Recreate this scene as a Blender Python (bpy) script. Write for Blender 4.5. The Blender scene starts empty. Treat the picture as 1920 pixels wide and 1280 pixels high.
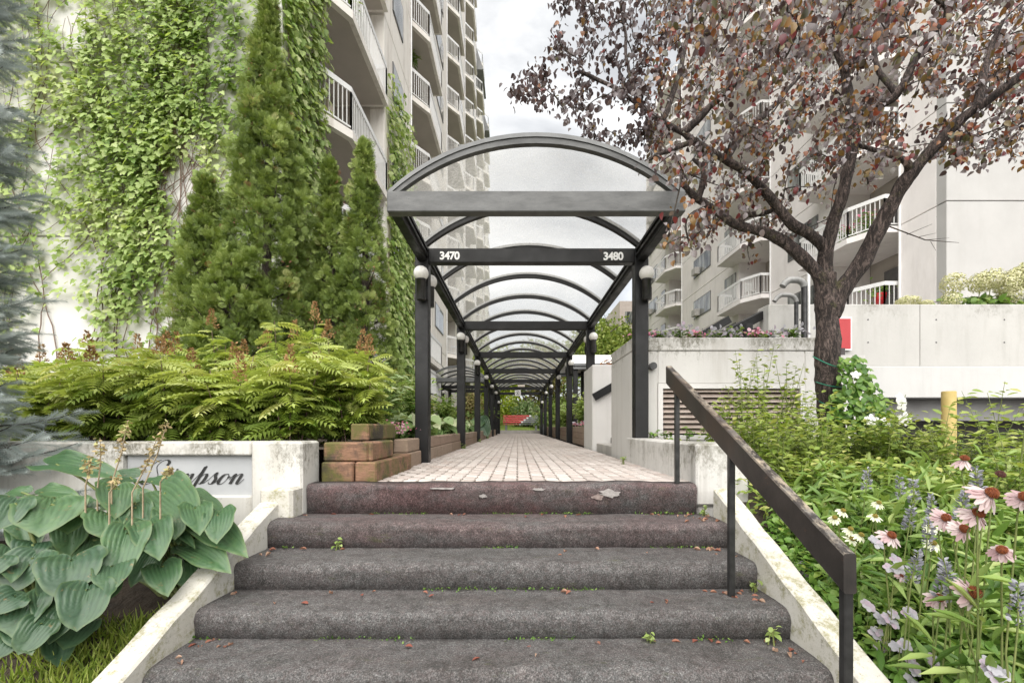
import bpy, math, random
import numpy as np
from mathutils import Vector, noise as mnoise

random.seed(7); RNG = np.random.default_rng(11)
S = bpy.context.scene
COL = S.collection

# ------------------------------------------------------------------ camera
F = 853.33            # focal length in photo pixels (16 mm on 36 mm, 1920 px wide)
CX, CY, CZ = 970.0, 800.0, 0.425
cam_d = bpy.data.cameras.new('camera'); cam = bpy.data.objects.new('camera', cam_d); COL.objects.link(cam)
cam_d.sensor_width = 36; cam_d.sensor_fit = 'HORIZONTAL'; cam_d.lens = 16.0
cam_d.shift_x = -(CX - 960) / 1920; cam_d.shift_y = (CY - 640) / 1920
cam_d.clip_start = 0.05; cam_d.clip_end = 2000
cam.location = (0, 0, CZ); cam.rotation_euler = (math.pi / 2, 0, 0)
S.camera = cam

# ------------------------------------------------------------------ sky, sun, exposure
SUN_EL, SUN_AZ = math.radians(50), math.radians(187)      # azimuth clockwise from +Y: high behind the camera
w = bpy.data.worlds.new('World'); S.world = w; w.use_nodes = True
nt = w.node_tree; nt.nodes.clear()
out = nt.nodes.new('ShaderNodeOutputWorld'); bg = nt.nodes.new('ShaderNodeBackground')
sky = nt.nodes.new('ShaderNodeTexSky'); sky.sky_type = 'NISHITA'; sky.sun_disc = False
sky.sun_elevation = SUN_EL; sky.sun_rotation = SUN_AZ
tc = nt.nodes.new('ShaderNodeTexCoord'); mp = nt.nodes.new('ShaderNodeMapping'); mp.inputs['Scale'].default_value = (1.0, 1.0, 2.2)
n1 = nt.nodes.new('ShaderNodeTexNoise'); n1.inputs['Scale'].default_value = 2.3; n1.inputs['Detail'].default_value = 7; n1.inputs['Roughness'].default_value = .55
n1.inputs['Distortion'].default_value = .35
cr = nt.nodes.new('ShaderNodeValToRGB')
cr.color_ramp.elements[0].position = .36; cr.color_ramp.elements[0].color = (.36, .36, .36, 1)
cr.color_ramp.elements[1].position = .66; cr.color_ramp.elements[1].color = (.98, .965, .93, 1)
e = cr.color_ramp.elements.new(.5); e.color = (.62, .62, .61, 1)
gain = nt.nodes.new('ShaderNodeVectorMath'); gain.operation = 'SCALE'; gain.inputs['Scale'].default_value = 2.7
mx = nt.nodes.new('ShaderNodeMixRGB'); mx.inputs['Fac'].default_value = .93
bg.inputs['Strength'].default_value = .115
nt.links.new(tc.outputs['Generated'], mp.inputs['Vector']); nt.links.new(mp.outputs[0], n1.inputs['Vector'])
nt.links.new(n1.outputs['Fac'], cr.inputs['Fac']); nt.links.new(cr.outputs['Color'], gain.inputs[0])
nt.links.new(sky.outputs[0], mx.inputs['Color1']); nt.links.new(gain.outputs[0], mx.inputs['Color2'])
nt.links.new(mx.outputs[0], bg.inputs['Color']); nt.links.new(bg.outputs[0], out.inputs['Surface'])
sun_d = bpy.data.lights.new('sun', 'SUN'); sun_d.energy = 1.5; sun_d.angle = math.radians(88); sun_d.color = (1, .965, .91)
sun = bpy.data.objects.new('sun', sun_d); COL.objects.link(sun)
sdir = Vector((math.sin(SUN_AZ) * math.cos(SUN_EL), math.cos(SUN_AZ) * math.cos(SUN_EL), math.sin(SUN_EL)))
sun.rotation_euler = sdir.to_track_quat('Z', 'Y').to_euler(); sun.location = sdir * 60
S.view_settings.view_transform = 'Standard'; S.view_settings.look = 'None'; S.view_settings.gamma = 1.0
S.view_settings.exposure = 2.2; S.view_settings.use_curve_mapping = False
S.render.engine = 'CYCLES'; S.cycles.use_denoising = True
S.cycles.max_bounces = 8; S.cycles.transparent_max_bounces = 24; S.cycles.diffuse_bounces = 6

# ------------------------------------------------------------------ helpers
def P(px, py, d):
    """photo pixel at distance d (metres along +Y) -> world point"""
    return Vector(((px - CX) * d / F, d, CZ - (py - CY) * d / F))

def tag(o, label=None, cat=None, group=None, kind=None):
    if label: o['label'] = label
    if cat: o['category'] = cat
    if group: o['group'] = group
    if kind: o['kind'] = kind
    return o

def empty(name, loc, label, cat, group=None, kind=None):
    o = bpy.data.objects.new(name, None); COL.objects.link(o); o.location = loc; o.empty_display_size = .1
    return tag(o, label, cat, group, kind)

def put(name, me, parent=None):
    o = bpy.data.objects.new(name, me); COL.objects.link(o)
    if parent is not None:
        o.parent = parent
        o.matrix_parent_inverse = Wm(parent).inverted()
    return o

def Wm(o):
    m = o.matrix_basis.copy()
    if o.parent is not None:
        m = Wm(o.parent) @ o.matrix_parent_inverse @ m
    return m

class MB:
    """collects shapes in world space, builds ONE mesh object"""
    def __init__(s): s.v = []; s.f = []; s.mi = []; s.sm = []
    def add(s, vs, fs, mi=0, smooth=False):
        b = len(s.v); s.v.extend([tuple(p) for p in vs])
        for f in fs: s.f.append(tuple(b + i for i in f)); s.mi.append(mi); s.sm.append(smooth)
        return s
    def box(s, x0, x1, y0, y1, z0, z1, mi=0):
        x0, x1 = min(x0, x1), max(x0, x1); y0, y1 = min(y0, y1), max(y0, y1); z0, z1 = min(z0, z1), max(z0, z1)
        vs = [(x, y, z) for x in (x0, x1) for y in (y0, y1) for z in (z0, z1)]
        return s.add(vs, [(0, 1, 3, 2), (4, 6, 7, 5), (0, 4, 5, 1), (2, 3, 7, 6), (0, 2, 6, 4), (1, 5, 7, 3)], mi)
    def cbox(s, x0, x1, y0, y1, z0, z1, b=.01, mi=0):
        """box with chamfered edges"""
        x0, x1 = min(x0, x1), max(x0, x1); y0, y1 = min(y0, y1), max(y0, y1); z0, z1 = min(z0, z1), max(z0, z1)
        vs = []; idx = {}
        for ix, x in enumerate((x0, x1)):
            for iy, y in enumerate((y0, y1)):
                for iz, z in enumerate((z0, z1)):
                    dx = b if ix == 0 else -b; dy = b if iy == 0 else -b; dz = b if iz == 0 else -b
                    for k, p in enumerate(((x, y + dy, z + dz), (x + dx, y, z + dz), (x + dx, y + dy, z))):
                        idx[ix, iy, iz, k] = len(vs); vs.append(p)
        I = idx; fs = []
        for a in (0, 1):
            fs.append((I[a,0,0,0], I[a,0,1,0], I[a,1,1,0], I[a,1,0,0]) if a == 0 else (I[a,0,0,0], I[a,1,0,0], I[a,1,1,0], I[a,0,1,0]))
            fs.append((I[0,a,0,1], I[1,a,0,1], I[1,a,1,1], I[0,a,1,1]) if a == 0 else (I[0,a,0,1], I[0,a,1,1], I[1,a,1,1], I[1,a,0,1]))
            fs.append((I[0,0,a,2], I[0,1,a,2], I[1,1,a,2], I[1,0,a,2]) if a == 0 else (I[0,0,a,2], I[1,0,a,2], I[1,1,a,2], I[0,1,a,2]))
        for i in (0, 1):
            for j in (0, 1):
                fs.append((I[i,j,0,0], I[i,j,0,1], I[i,j,1,1], I[i,j,1,0]) if (i == j) else (I[i,j,0,0], I[i,j,1,0], I[i,j,1,1], I[i,j,0,1]))
                fs.append((I[0,i,j,1], I[1,i,j,1], I[1,i,j,2], I[0,i,j,2]) if (i == j) else (I[0,i,j,1], I[0,i,j,2], I[1,i,j,2], I[1,i,j,1]))
                fs.append((I[i,0,j,0], I[i,1,j,0], I[i,1,j,2], I[i,0,j,2]) if (i != j) else (I[i,0,j,0], I[i,0,j,2], I[i,1,j,2], I[i,1,j,0]))
                for k in (0, 1):
                    t = (I[i,j,k,0], I[i,j,k,1], I[i,j,k,2]); fs.append(t if (i + j + k) % 2 else t[::-1])
        return s.add(vs, fs, mi)
    def prism(s, poly, z0, z1, mi=0):
        """vertical prism over a list of (x, y)"""
        n = len(poly); vs = [(x, y, z0) for x, y in poly] + [(x, y, z1) for x, y in poly]
        fs = [tuple(range(n))[::-1], tuple(range(n, 2 * n))] + [(i, (i + 1) % n, n + (i + 1) % n, n + i) for i in range(n)]
        return s.add(vs, fs, mi)
    def xprism(s, prof, x0, x1, mi=0, smooth=False):
        """profile of (y, z) pushed along X"""
        n = len(prof); vs = [(x0, y, z) for y, z in prof] + [(x1, y, z) for y, z in prof]
        s.add(vs, [(i, (i + 1) % n, n + (i + 1) % n, n + i) for i in range(n)], mi, smooth)
        return s.add(vs, [tuple(range(n))[::-1], tuple(range(n, 2 * n))], mi)
    def tube(s, pts, rad, n=8, mi=0, cap=True, smooth=True):
        pts = [Vector(p) for p in pts]; m = len(pts)
        if not hasattr(rad, '__len__'): rad = [rad] * m
        vs = []; side = None
        for i, p in enumerate(pts):
            t = (pts[min(i + 1, m - 1)] - pts[max(i - 1, 0)])
            if t.length < 1e-9: t = Vector((0, 0, 1))
            t.normalize()
            if side is None:
                side = t.cross(Vector((0, 0, 1)) if abs(t.z) < .9 else Vector((1, 0, 0))).normalized()
            else:
                side = (side - t * side.dot(t))
                side = side.normalized() if side.length > 1e-6 else t.orthogonal().normalized()
            up = t.cross(side)
            for k in range(n):
                a = 2 * math.pi * k / n
                vs.append(p + (side * math.cos(a) + up * math.sin(a)) * rad[i])
        fs = [(i * n + k, i * n + (k + 1) % n, (i + 1) * n + (k + 1) % n, (i + 1) * n + k) for i in range(m - 1) for k in range(n)]
        s.add(vs, fs, mi, smooth)
        if cap: s.add(vs[:n], [tuple(range(n))], mi); s.add(vs[-n:], [tuple(range(n))[::-1]], mi)
        return s
    def lathe(s, c, prof, n=16, mi=0, smooth=True):
        """(radius, z) profile turned about a vertical axis through c"""
        m = len(prof); vs = []
        for r, z in prof:
            for k in range(n):
                a = 2 * math.pi * k / n; vs.append((c[0] + r * math.cos(a), c[1] + r * math.sin(a), c[2] + z))
        fs = [(i * n + k, i * n + (k + 1) % n, (i + 1) * n + (k + 1) % n, (i + 1) * n + k) for i in range(m - 1) for k in range(n)]
        return s.add(vs, fs, mi, smooth)
    def beam(s, a, b, wx, wz, mi=0):
        """square bar from a to b, width wx, height wz"""
        a = Vector(a); b = Vector(b); t = (b - a).normalized()
        x = t.cross(Vector((0, 0, 1)) if abs(t.z) < .95 else Vector((0, 1, 0))).normalized(); z = x.cross(t)
        vs = [p + x * sx * wx / 2 + z * sz * wz / 2 for p in (a, b) for sx, sz in ((-1, -1), (1, -1), (1, 1), (-1, 1))]
        return s.add(vs, [(0, 1, 2, 3), (7, 6, 5, 4), (0, 4, 5, 1), (1, 5, 6, 2), (2, 6, 7, 3), (3, 7, 4, 0)], mi)
    def mesh(s, name, mats):
        me = bpy.data.meshes.new(name); me.from_pydata(s.v, [], s.f)
        for m in (mats if isinstance(mats, (list, tuple)) else [mats]): me.materials.append(m)
        me.polygons.foreach_set('material_index', s.mi); me.polygons.foreach_set('use_smooth', s.sm); me.update()
        return me
    def build(s, name, mats, parent=None):
        return put(name, s.mesh(name, mats), parent)

def nrm(a):
    return a / np.maximum(np.linalg.norm(a, axis=-1, keepdims=True), 1e-9)

def scatter_mesh(name, tv, tf, pos, axis, normal, scale, mat, rnd=None):
    """many copies of a small leaf template (x across, y along, z up) as one mesh"""
    tv = np.asarray(tv, float); pos = np.asarray(pos, float); n = len(pos); k = len(tv)
    Y = nrm(np.asarray(axis, float)); Z = np.asarray(normal, float); Z = nrm(Z - Y * np.sum(Y * Z, 1, keepdims=True)); X = np.cross(Y, Z)
    sc = np.asarray(scale, float)
    if sc.ndim == 0: sc = np.full(n, float(sc))
    if sc.ndim == 1: sc = np.stack([sc] * 3, 1)
    V = pos[:, None, :] + (tv[None, :, 0:1] * sc[:, None, 0:1]) * X[:, None, :] + (tv[None, :, 1:2] * sc[:, None, 1:2]) * Y[:, None, :] + (tv[None, :, 2:3] * sc[:, None, 2:3]) * Z[:, None, :]
    V = V.reshape(-1, 3)
    lens = np.array([len(f) for f in tf]); flat = np.concatenate([np.array(f) for f in tf])
    loops = (flat[None, :] + (np.arange(n) * k)[:, None]).reshape(-1)
    tot = np.tile(lens, n); start = np.concatenate([[0], np.cumsum(tot)[:-1]])
    me = bpy.data.meshes.new(name)
    me.vertices.add(len(V)); me.vertices.foreach_set('co', V.ravel())
    me.loops.add(len(loops)); me.loops.foreach_set('vertex_index', loops.astype(np.int32))
    me.polygons.add(len(tot)); me.polygons.foreach_set('loop_start', start.astype(np.int32)); me.polygons.foreach_set('loop_total', tot.astype(np.int32))
    me.materials.append(mat)
    if rnd is None: rnd = RNG.random(n)
    at = me.attributes.new('rnd', 'FLOAT', 'POINT'); at.data.foreach_set('value', np.repeat(rnd, k).astype(np.float32))
    me.update(calc_edges=True); me.validate()
    return me

def unit(n):
    return nrm(RNG.normal(size=(n, 3)))

# leaf templates: x across, y along, z out of the leaf
LEAF = ([(0, 0, 0), (.2, .22, .05), (.27, .5, .07), (.17, .78, .03), (0, 1, -.06), (-.17, .78, .03), (-.27, .5, .07), (-.2, .22, .05)],
        [(0, 1, 2, 3, 4), (0, 4, 5, 6, 7)])
LANCE = ([(0, 0, 0), (.09, .3, .03), (.1, .6, .02), (0, 1, -.12), (-.1, .6, .02), (-.09, .3, .03)], [(0, 1, 2, 3), (0, 3, 4, 5)])
BROAD = ([(0, 0, 0), (.24, .12, .09), (.37, .42, .13), (.25, .75, .02), (0, 1, -.20), (-.25, .75, .02), (-.37, .42, .13), (-.24, .12, .09), (0, .42, .0), (0, .75, -.07)],
         [(0, 1, 2, 8), (8, 2, 3, 9), (9, 3, 4), (0, 8, 6, 7), (8, 9, 5, 6), (9, 4, 5)])
IVY = ([(0, 0, 0), (.22, -.06, .03), (.5, .28, .02), (.24, .42, .05), (.26, .66, .03), (0, 1, -.06), (-.26, .66, .03), (-.24, .42, .05), (-.5, .28, .02), (-.22, -.06, .03)],
       [(0, 1, 2, 3), (0, 3, 4, 5), (0, 5, 6, 7), (0, 7, 8, 9)])
def spray_template():
    v = []; f = []
    def blade(b, t, wd):
        b = np.array(b, float); t = np.array(t, float); d = t - b; p = np.array([-d[1], d[0], 0]); p = p / np.linalg.norm(p) * wd
        k = len(v); m = b + d * .6; v.extend([tuple(b), tuple(m + p), tuple(t), tuple(m - p)]); f.append((k, k + 1, k + 2, k + 3))
    blade((0, 0, 0), (0, 1, -.12), .042)
    for y, l in ((.05, .62), (.18, .62), (.32, .56), (.47, .46), (.62, .36), (.77, .24)):
        for sx in (-1, 1): blade((0, y, 0), (sx * l * .8, y + l * .62, -.10 * l + .14 * random.uniform(-1, 1)), .042)
    return v, f
SPRAY = spray_template()
def pinnate_template(pairs=8):
    v = []; f = []
    for i in range(pairs):
        y = .12 + .78 * i / (pairs - 1); l = .34 * math.sin(math.pi * (.22 + .66 * i / (pairs - 1))) + .05; z = -.42 * y * y
        for sx in (-1, 1):
            k = len(v)
            v.extend([(0, y, z), (sx * l * .42, y - .012, z + .02), (sx * l, y + l * .42, z - .09), (sx * l * .48, y + .115, z - .0)])
            f.append((k, k + 1, k + 2, k + 3) if sx > 0 else (k, k + 3, k + 2, k + 1))
    k = len(v); v.extend([(0, .9, -.28), (.05, .98, -.34), (0, 1.13, -.46), (-.05, .98, -.34)]); f.append((k, k + 1, k + 2, k + 3))
    k = len(v); v.extend([(-.008, 0, .0), (.008, 0, .0), (.005, .5, -.085), (.0, .95, -.31), (-.005, .5, -.085)]); f.append((k, k + 1, k + 2, k + 3, k + 4))
    return v, f
PINNATE = pinnate_template(8)

# ------------------------------------------------------------------ materials (all procedural, world-space patterns)
def new_mat(name):
    m = bpy.data.materials.new(name); m.use_nodes = True
    t = m.node_tree; b = t.nodes['Principled BSDF']
    return m, t, b
def N(t, kind, **kw):
    n = t.nodes.new(kind)
    for k, v in kw.items():
        if k in n.inputs: n.inputs[k].default_value = v
        else: setattr(n, k, v)
    return n
def L(t, a, b): t.links.new(a, b)
def c4(c): return (c[0], c[1], c[2], 1)
def coords(t, scale=(1, 1, 1)):
    g = N(t, 'ShaderNodeNewGeometry'); m = N(t, 'ShaderNodeMapping'); m.inputs['Scale'].default_value = scale
    L(t, g.outputs['Position'], m.inputs['Vector']); return m.outputs[0]
def ramp(t, src, stops, interp='LINEAR'):
    r = N(t, 'ShaderNodeValToRGB'); r.color_ramp.interpolation = interp
    els = r.color_ramp.elements
    while len(els) < len(stops): els.new(.5)
    for e_, (p, c) in zip(els, stops): e_.position = p; e_.color = c4(c) if hasattr(c, '__len__') else (c, c, c, 1)
    L(t, src, r.inputs['Fac']); return r.outputs['Color']
def noise(t, vec, scale, detail=4, rough=.6, dist=0):
    n = N(t, 'ShaderNodeTexNoise'); n.inputs['Scale'].default_value = scale; n.inputs['Detail'].default_value = detail
    n.inputs['Roughness'].default_value = rough; n.inputs['Distortion'].default_value = dist
    L(t, vec, n.inputs['Vector']); return n.outputs['Fac']
def mix(t, fac, a, b, mode='MIX'):
    m = N(t, 'ShaderNodeMixRGB', blend_type=mode)
    for sock, val in (('Fac', fac), ('Color1', a), ('Color2', b)):
        if isinstance(val, (int, float)): m.inputs[sock].default_value = val if sock == 'Fac' else (val, val, val, 1)
        elif hasattr(val, 'node'): L(t, val, m.inputs[sock])
        else: m.inputs[sock].default_value = c4(val)
    return m.outputs[0]
def bump(t, b, height, strength=.3, dist=.01):
    n = N(t, 'ShaderNodeBump'); n.inputs['Strength'].default_value = strength; n.inputs['Distance'].default_value = dist
    L(t, height, n.inputs['Height']); L(t, n.outputs[0], b.inputs['Normal'])

def plain(name, ca, cb, scale=6, rough=.6, bmp=.2, bscale=40, metal=0, stretch=(1, 1, 1), bd=.004):
    m, t, b = new_mat(name); v = coords(t, stretch)
    L(t, ramp(t, noise(t, v, scale), [(.3, ca), (.7, cb)]), b.inputs['Base Color'])
    b.inputs['Roughness'].default_value = rough; b.inputs['Metallic'].default_value = metal
    if bmp: bump(t, b, noise(t, v, bscale, 3), bmp, bd)
    return m

def white_wall(name, base=(.78, .76, .73), stain=(.30, .28, .24), amount=.5, moss=None, top=None, speck=.5, rough=.75, streak=7):
    """painted concrete with rain streaks, specks, and (top = z of its upper edge) lichen that hangs below the coping"""
    m, t, b = new_mat(name)
    v = coords(t); vs = coords(t, (streak, streak, .55))
    col = ramp(t, noise(t, v, 1.1, 6, .65), [(.3, tuple(c * .90 for c in base)), (.65, base)])
    st = ramp(t, noise(t, vs, 1.0, 5, .65), [(.52, 0), (.78, amount)])
    col = mix(t, st, col, stain)
    sp = ramp(t, noise(t, v, 34, 4, .7), [(.62, 0), (.75, speck)])
    big = ramp(t, noise(t, v, 1.7, 3, .5), [(.42, 0), (.62, 1)])
    col = mix(t, mix(t, 1.0, sp, big, 'MULTIPLY'), col, stain)
    if top is not None:
        g = N(t, 'ShaderNodeNewGeometry'); s = N(t, 'ShaderNodeSeparateXYZ'); L(t, g.outputs['Position'], s.inputs[0])
        mr = N(t, 'ShaderNodeMapRange'); mr.inputs['From Min'].default_value = top - .34; mr.inputs['From Max'].default_value = top
        L(t, s.outputs['Z'], mr.inputs['Value'])
        fine = noise(t, coords(t, (1, 1, .6)), 26, 8, .85)
        a = N(t, 'ShaderNodeMath', operation='MULTIPLY_ADD'); L(t, mr.outputs[0], a.inputs[0]); a.inputs[1].default_value = .22; L(t, fine, a.inputs[2])
        mk = mix(t, 1.0, ramp(t, a.outputs[0], [(.58, 0), (.74, .9)]), ramp(t, noise(t, coords(t, (1, 1, .8)), 1.9, 5, .65), [(.46, .06), (.62, 1)]), 'MULTIPLY')
        col = mix(t, mk, col, moss or (.13, .12, .085))
    L(t, col, b.inputs['Base Color']); b.inputs['Roughness'].default_value = rough
    bump(t, b, noise(t, v, 28, 5, .7), .35, .006)
    return m

def foliage(name, stops, rough=.5, trans=.35, spec=.4, tcol=None):
    """leaf material: each leaf its own tint (attribute rnd), some light comes through"""
    m, t, b = new_mat(name)
    a = N(t, 'ShaderNodeAttribute', attribute_name='rnd')
    col = ramp(t, a.outputs['Fac'], stops)
    col = mix(t, ramp(t, noise(t, coords(t), 9, 3), [(.35, 0), (.7, .35)]), col, mix(t, .5, col, (1, 1, .75), 'MULTIPLY'))
    L(t, col, b.inputs['Base Color']); b.inputs['Roughness'].default_value = rough
    b.inputs['Specular IOR Level'].default_value = spec
    tr = N(t, 'ShaderNodeBsdfTranslucent')
    L(t, mix(t, 1.0, col, tcol or (1.0, 1.0, .55), 'MULTIPLY'), tr.inputs['Color'])
    ms = N(t, 'ShaderNodeMixShader'); ms.inputs[0].default_value = trans
    L(t, b.outputs[0], ms.inputs[1]); L(t, tr.outputs[0], ms.inputs[2])
    L(t, ms.outputs[0], t.nodes['Material Output'].inputs['Surface'])
    return m

M = {}
M['wall'] = white_wall('painted_wall', (.66, .645, .625), (.40, .38, .34), .30, speck=.25)
M['wall_ivy'] = white_wall('ivy_wall_paint', (.66, .65, .625), (.45, .43, .38), .25, speck=.3)
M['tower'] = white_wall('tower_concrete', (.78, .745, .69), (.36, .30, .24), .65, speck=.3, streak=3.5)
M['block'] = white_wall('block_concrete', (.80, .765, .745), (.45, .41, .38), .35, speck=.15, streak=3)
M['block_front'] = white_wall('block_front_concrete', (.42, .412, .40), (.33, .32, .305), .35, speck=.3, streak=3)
M['soffit'] = plain('soffit_shade_tone', (.40, .365, .325), (.47, .43, .385), 1.2, .85, .15, 30)  # pale slab undersides: their shade is put into this darker beige
M['planter_wall'] = white_wall('planter_wall_paint', (.60, .585, .56), (.30, .27, .22), .45, top=1.53, speck=.6)
M['ledge'] = white_wall('ledge_paint', (.58, .565, .54), (.22, .20, .17), .75, top=.27, speck=.8, streak=9)
M['signwall'] = white_wall('sign_wall_paint', (.60, .585, .545), (.33, .30, .24), .5, top=.32, speck=.8, moss=(.09, .08, .05))
M['cheek'] = white_wall('cheek_paint', (.58, .555, .49), (.21, .20, .09), .95, speck=1.0, streak=6)
M['parapet'] = white_wall('parapet_concrete', (.48, .47, .445), (.34, .33, .30), .55, top=2.85, speck=.5, streak=4, moss=(.25, .24, .21))
M['parapet_low'] = white_wall('parapet_band_paint', (.53, .525, .51), (.40, .39, .37), .35, speck=.4)
def mossy_kerb():
    m, t, b = new_mat('mossy_kerb_paint'); v = coords(t)
    col = ramp(t, noise(t, v, 2.2, 6, .7), [(.3, (.50, .475, .41)), (.65, (.60, .58, .53))])
    col = mix(t, ramp(t, noise(t, v, 8.5, 9, .85), [(.50, 0), (.60, .8)]), col, (.25, .235, .11))
    col = mix(t, ramp(t, noise(t, v, 21, 7, .85), [(.58, 0), (.66, .8)]), col, (.13, .125, .075))
    g = N(t, 'ShaderNodeNewGeometry'); s = N(t, 'ShaderNodeSeparateXYZ'); L(t, g.outputs['Position'], s.inputs[0])
    L(t, col, b.inputs['Base Color']); b.inputs['Roughness'].default_value = .85
    bump(t, b, noise(t, v, 30, 6, .8), .6, .01); return m
M['cheek'] = mossy_kerb()
M['rail_white'] = plain('balcony_metal', (.66, .66, .65), (.74, .74, .73), 8, .45, 0, metal=.1)
M['frame'] = plain('window_frame', (.10, .10, .10), (.15, .15, .145), 8, .5, 0)
M['frame_light'] = plain('window_frame_light', (.42, .42, .41), (.52, .52, .50), 8, .5, 0)
def glass_mat(name, ca, cb):
    m, t, b = new_mat(name); v = coords(t, (1, 1, .25))
    L(t, ramp(t, noise(t, v, 1.6, 3), [(.42, ca), (.58, cb)]), b.inputs['Base Color'])
    b.inputs['Roughness'].default_value = .06; b.inputs['Specular IOR Level'].default_value = .8
    return m
M['glass'] = glass_mat('window_glass', (.05, .055, .055), (.30, .31, .30))
M['glass_dark'] = glass_mat('dark_glass', (.03, .03, .032), (.09, .09, .09))
M['aircon'] = plain('aircon_case', (.30, .29, .27), (.45, .43, .40), 12, .6, .1, 60)

def black_paint():
    m, t, b = new_mat('black_painted_timber'); v = coords(t)
    col = ramp(t, noise(t, v, 3.2, 6, .65), [(.3, (.0055, .0055, .006)), (.7, (.015, .015, .0155))])
    grain = noise(t, coords(t, (30, 30, 1.5)), 1.2, 4)
    dust = ramp(t, noise(t, v, 46, 5, .75), [(.63, 0), (.72, .8)])
    col = mix(t, dust, col, (.075, .075, .072))
    wear = ramp(t, noise(t, v, 2.1, 7, .75), [(.66, 0), (.70, .9)])
    col = mix(t, wear, col, (.085, .042, .032))
    L(t, col, b.inputs['Base Color']); b.inputs['Specular IOR Level'].default_value = .32
    L(t, ramp(t, noise(t, v, 5, 4), [(.3, .32), (.7, .6)]), b.inputs['Roughness'])
    bump(t, b, grain, .12, .004)
    return m
M['black'] = black_paint()
def grey_cap():
    m, t, b = new_mat('weathered_metal_flashing'); v = coords(t)
    L(t, ramp(t, noise(t, v, 2.5, 6, .7), [(.3, (.07, .073, .073)), (.7, (.16, .165, .165))]), b.inputs['Base Color'])
    b.inputs['Roughness'].default_value = .42; b.inputs['Specular IOR Level'].default_value = .6
    bump(t, b, noise(t, v, 25, 3), .1, .003); return m
M['flashing'] = grey_cap()
def header_paint():
    m, t, b = new_mat('chalky_black_header'); v = coords(t)
    col = ramp(t, noise(t, coords(t, (1.3, 1, 5)), 2.6, 7, .7), [(.3, (.045, .046, .046)), (.7, (.13, .132, .13))])
    col = mix(t, ramp(t, noise(t, v, 55, 4, .7), [(.64, 0), (.72, .9)]), col, (.02, .02, .02))
    L(t, col, b.inputs['Base Color']); b.inputs['Roughness'].default_value = .55
    bump(t, b, noise(t, v, 40, 3), .2, .003); return m
M['header'] = header_paint()
def acrylic():
    m, t, b = new_mat('weathered_acrylic_sheet'); v = coords(t)
    speck = ramp(t, noise(t, v, 26, 5, .75, .6), [(.42, .0), (.62, 1)])
    cloud = ramp(t, noise(t, v, 1.4, 4, .6), [(.35, 0), (.7, 1)])
    fac = N(t, 'ShaderNodeMath', operation='MULTIPLY_ADD'); L(t, mix(t, 1.0, speck, cloud, 'MULTIPLY'), fac.inputs[0]); fac.inputs[1].default_value = .20; fac.inputs[2].default_value = .36
    tp = N(t, 'ShaderNodeBsdfTransparent'); tp.inputs['Color'].default_value = (.96, .955, .94, 1)
    tl = N(t, 'ShaderNodeBsdfTranslucent'); tl.inputs['Color'].default_value = (.74, .73, .70, 1)
    L(t, ramp(t, noise(t, v, 60, 3, .7), [(.35, (.50, .49, .47)), (.65, (.78, .77, .75))]), b.inputs['Base Color']); b.inputs['Roughness'].default_value = .25
    m1 = N(t, 'ShaderNodeMixShader'); m1.inputs[0].default_value = .55; L(t, tl.outputs[0], m1.inputs[1]); L(t, b.outputs[0], m1.inputs[2])
    m2 = N(t, 'ShaderNodeMixShader'); L(t, fac.outputs[0], m2.inputs[0]); L(t, tp.outputs[0], m2.inputs[1]); L(t, m1.outputs[0], m2.inputs[2])
    bump(t, b, noise(t, v, 40, 3), .5, .01)
    L(t, m2.outputs[0], t.nodes['Material Output'].inputs['Surface']); return m
M['acrylic'] = acrylic()
M['white_paint'] = plain('white_lettering', (.76, .76, .75), (.86, .86, .85), 60, .6, 0)
def globe_mat():
    m, t, b = new_mat('opal_globe'); v = coords(t)
    L(t, ramp(t, noise(t, v, 14, 4), [(.35, (.70, .68, .64)), (.7, (.82, .81, .78))]), b.inputs['Base Color'])
    b.inputs['Roughness'].default_value = .25; b.inputs['Subsurface Weight'].default_value = 0; return m
M['globe'] = globe_mat()
M['lamp_metal'] = plain('lamp_metal', (.02, .02, .02), (.06, .06, .06), 10, .3, 0, metal=.4)

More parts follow.
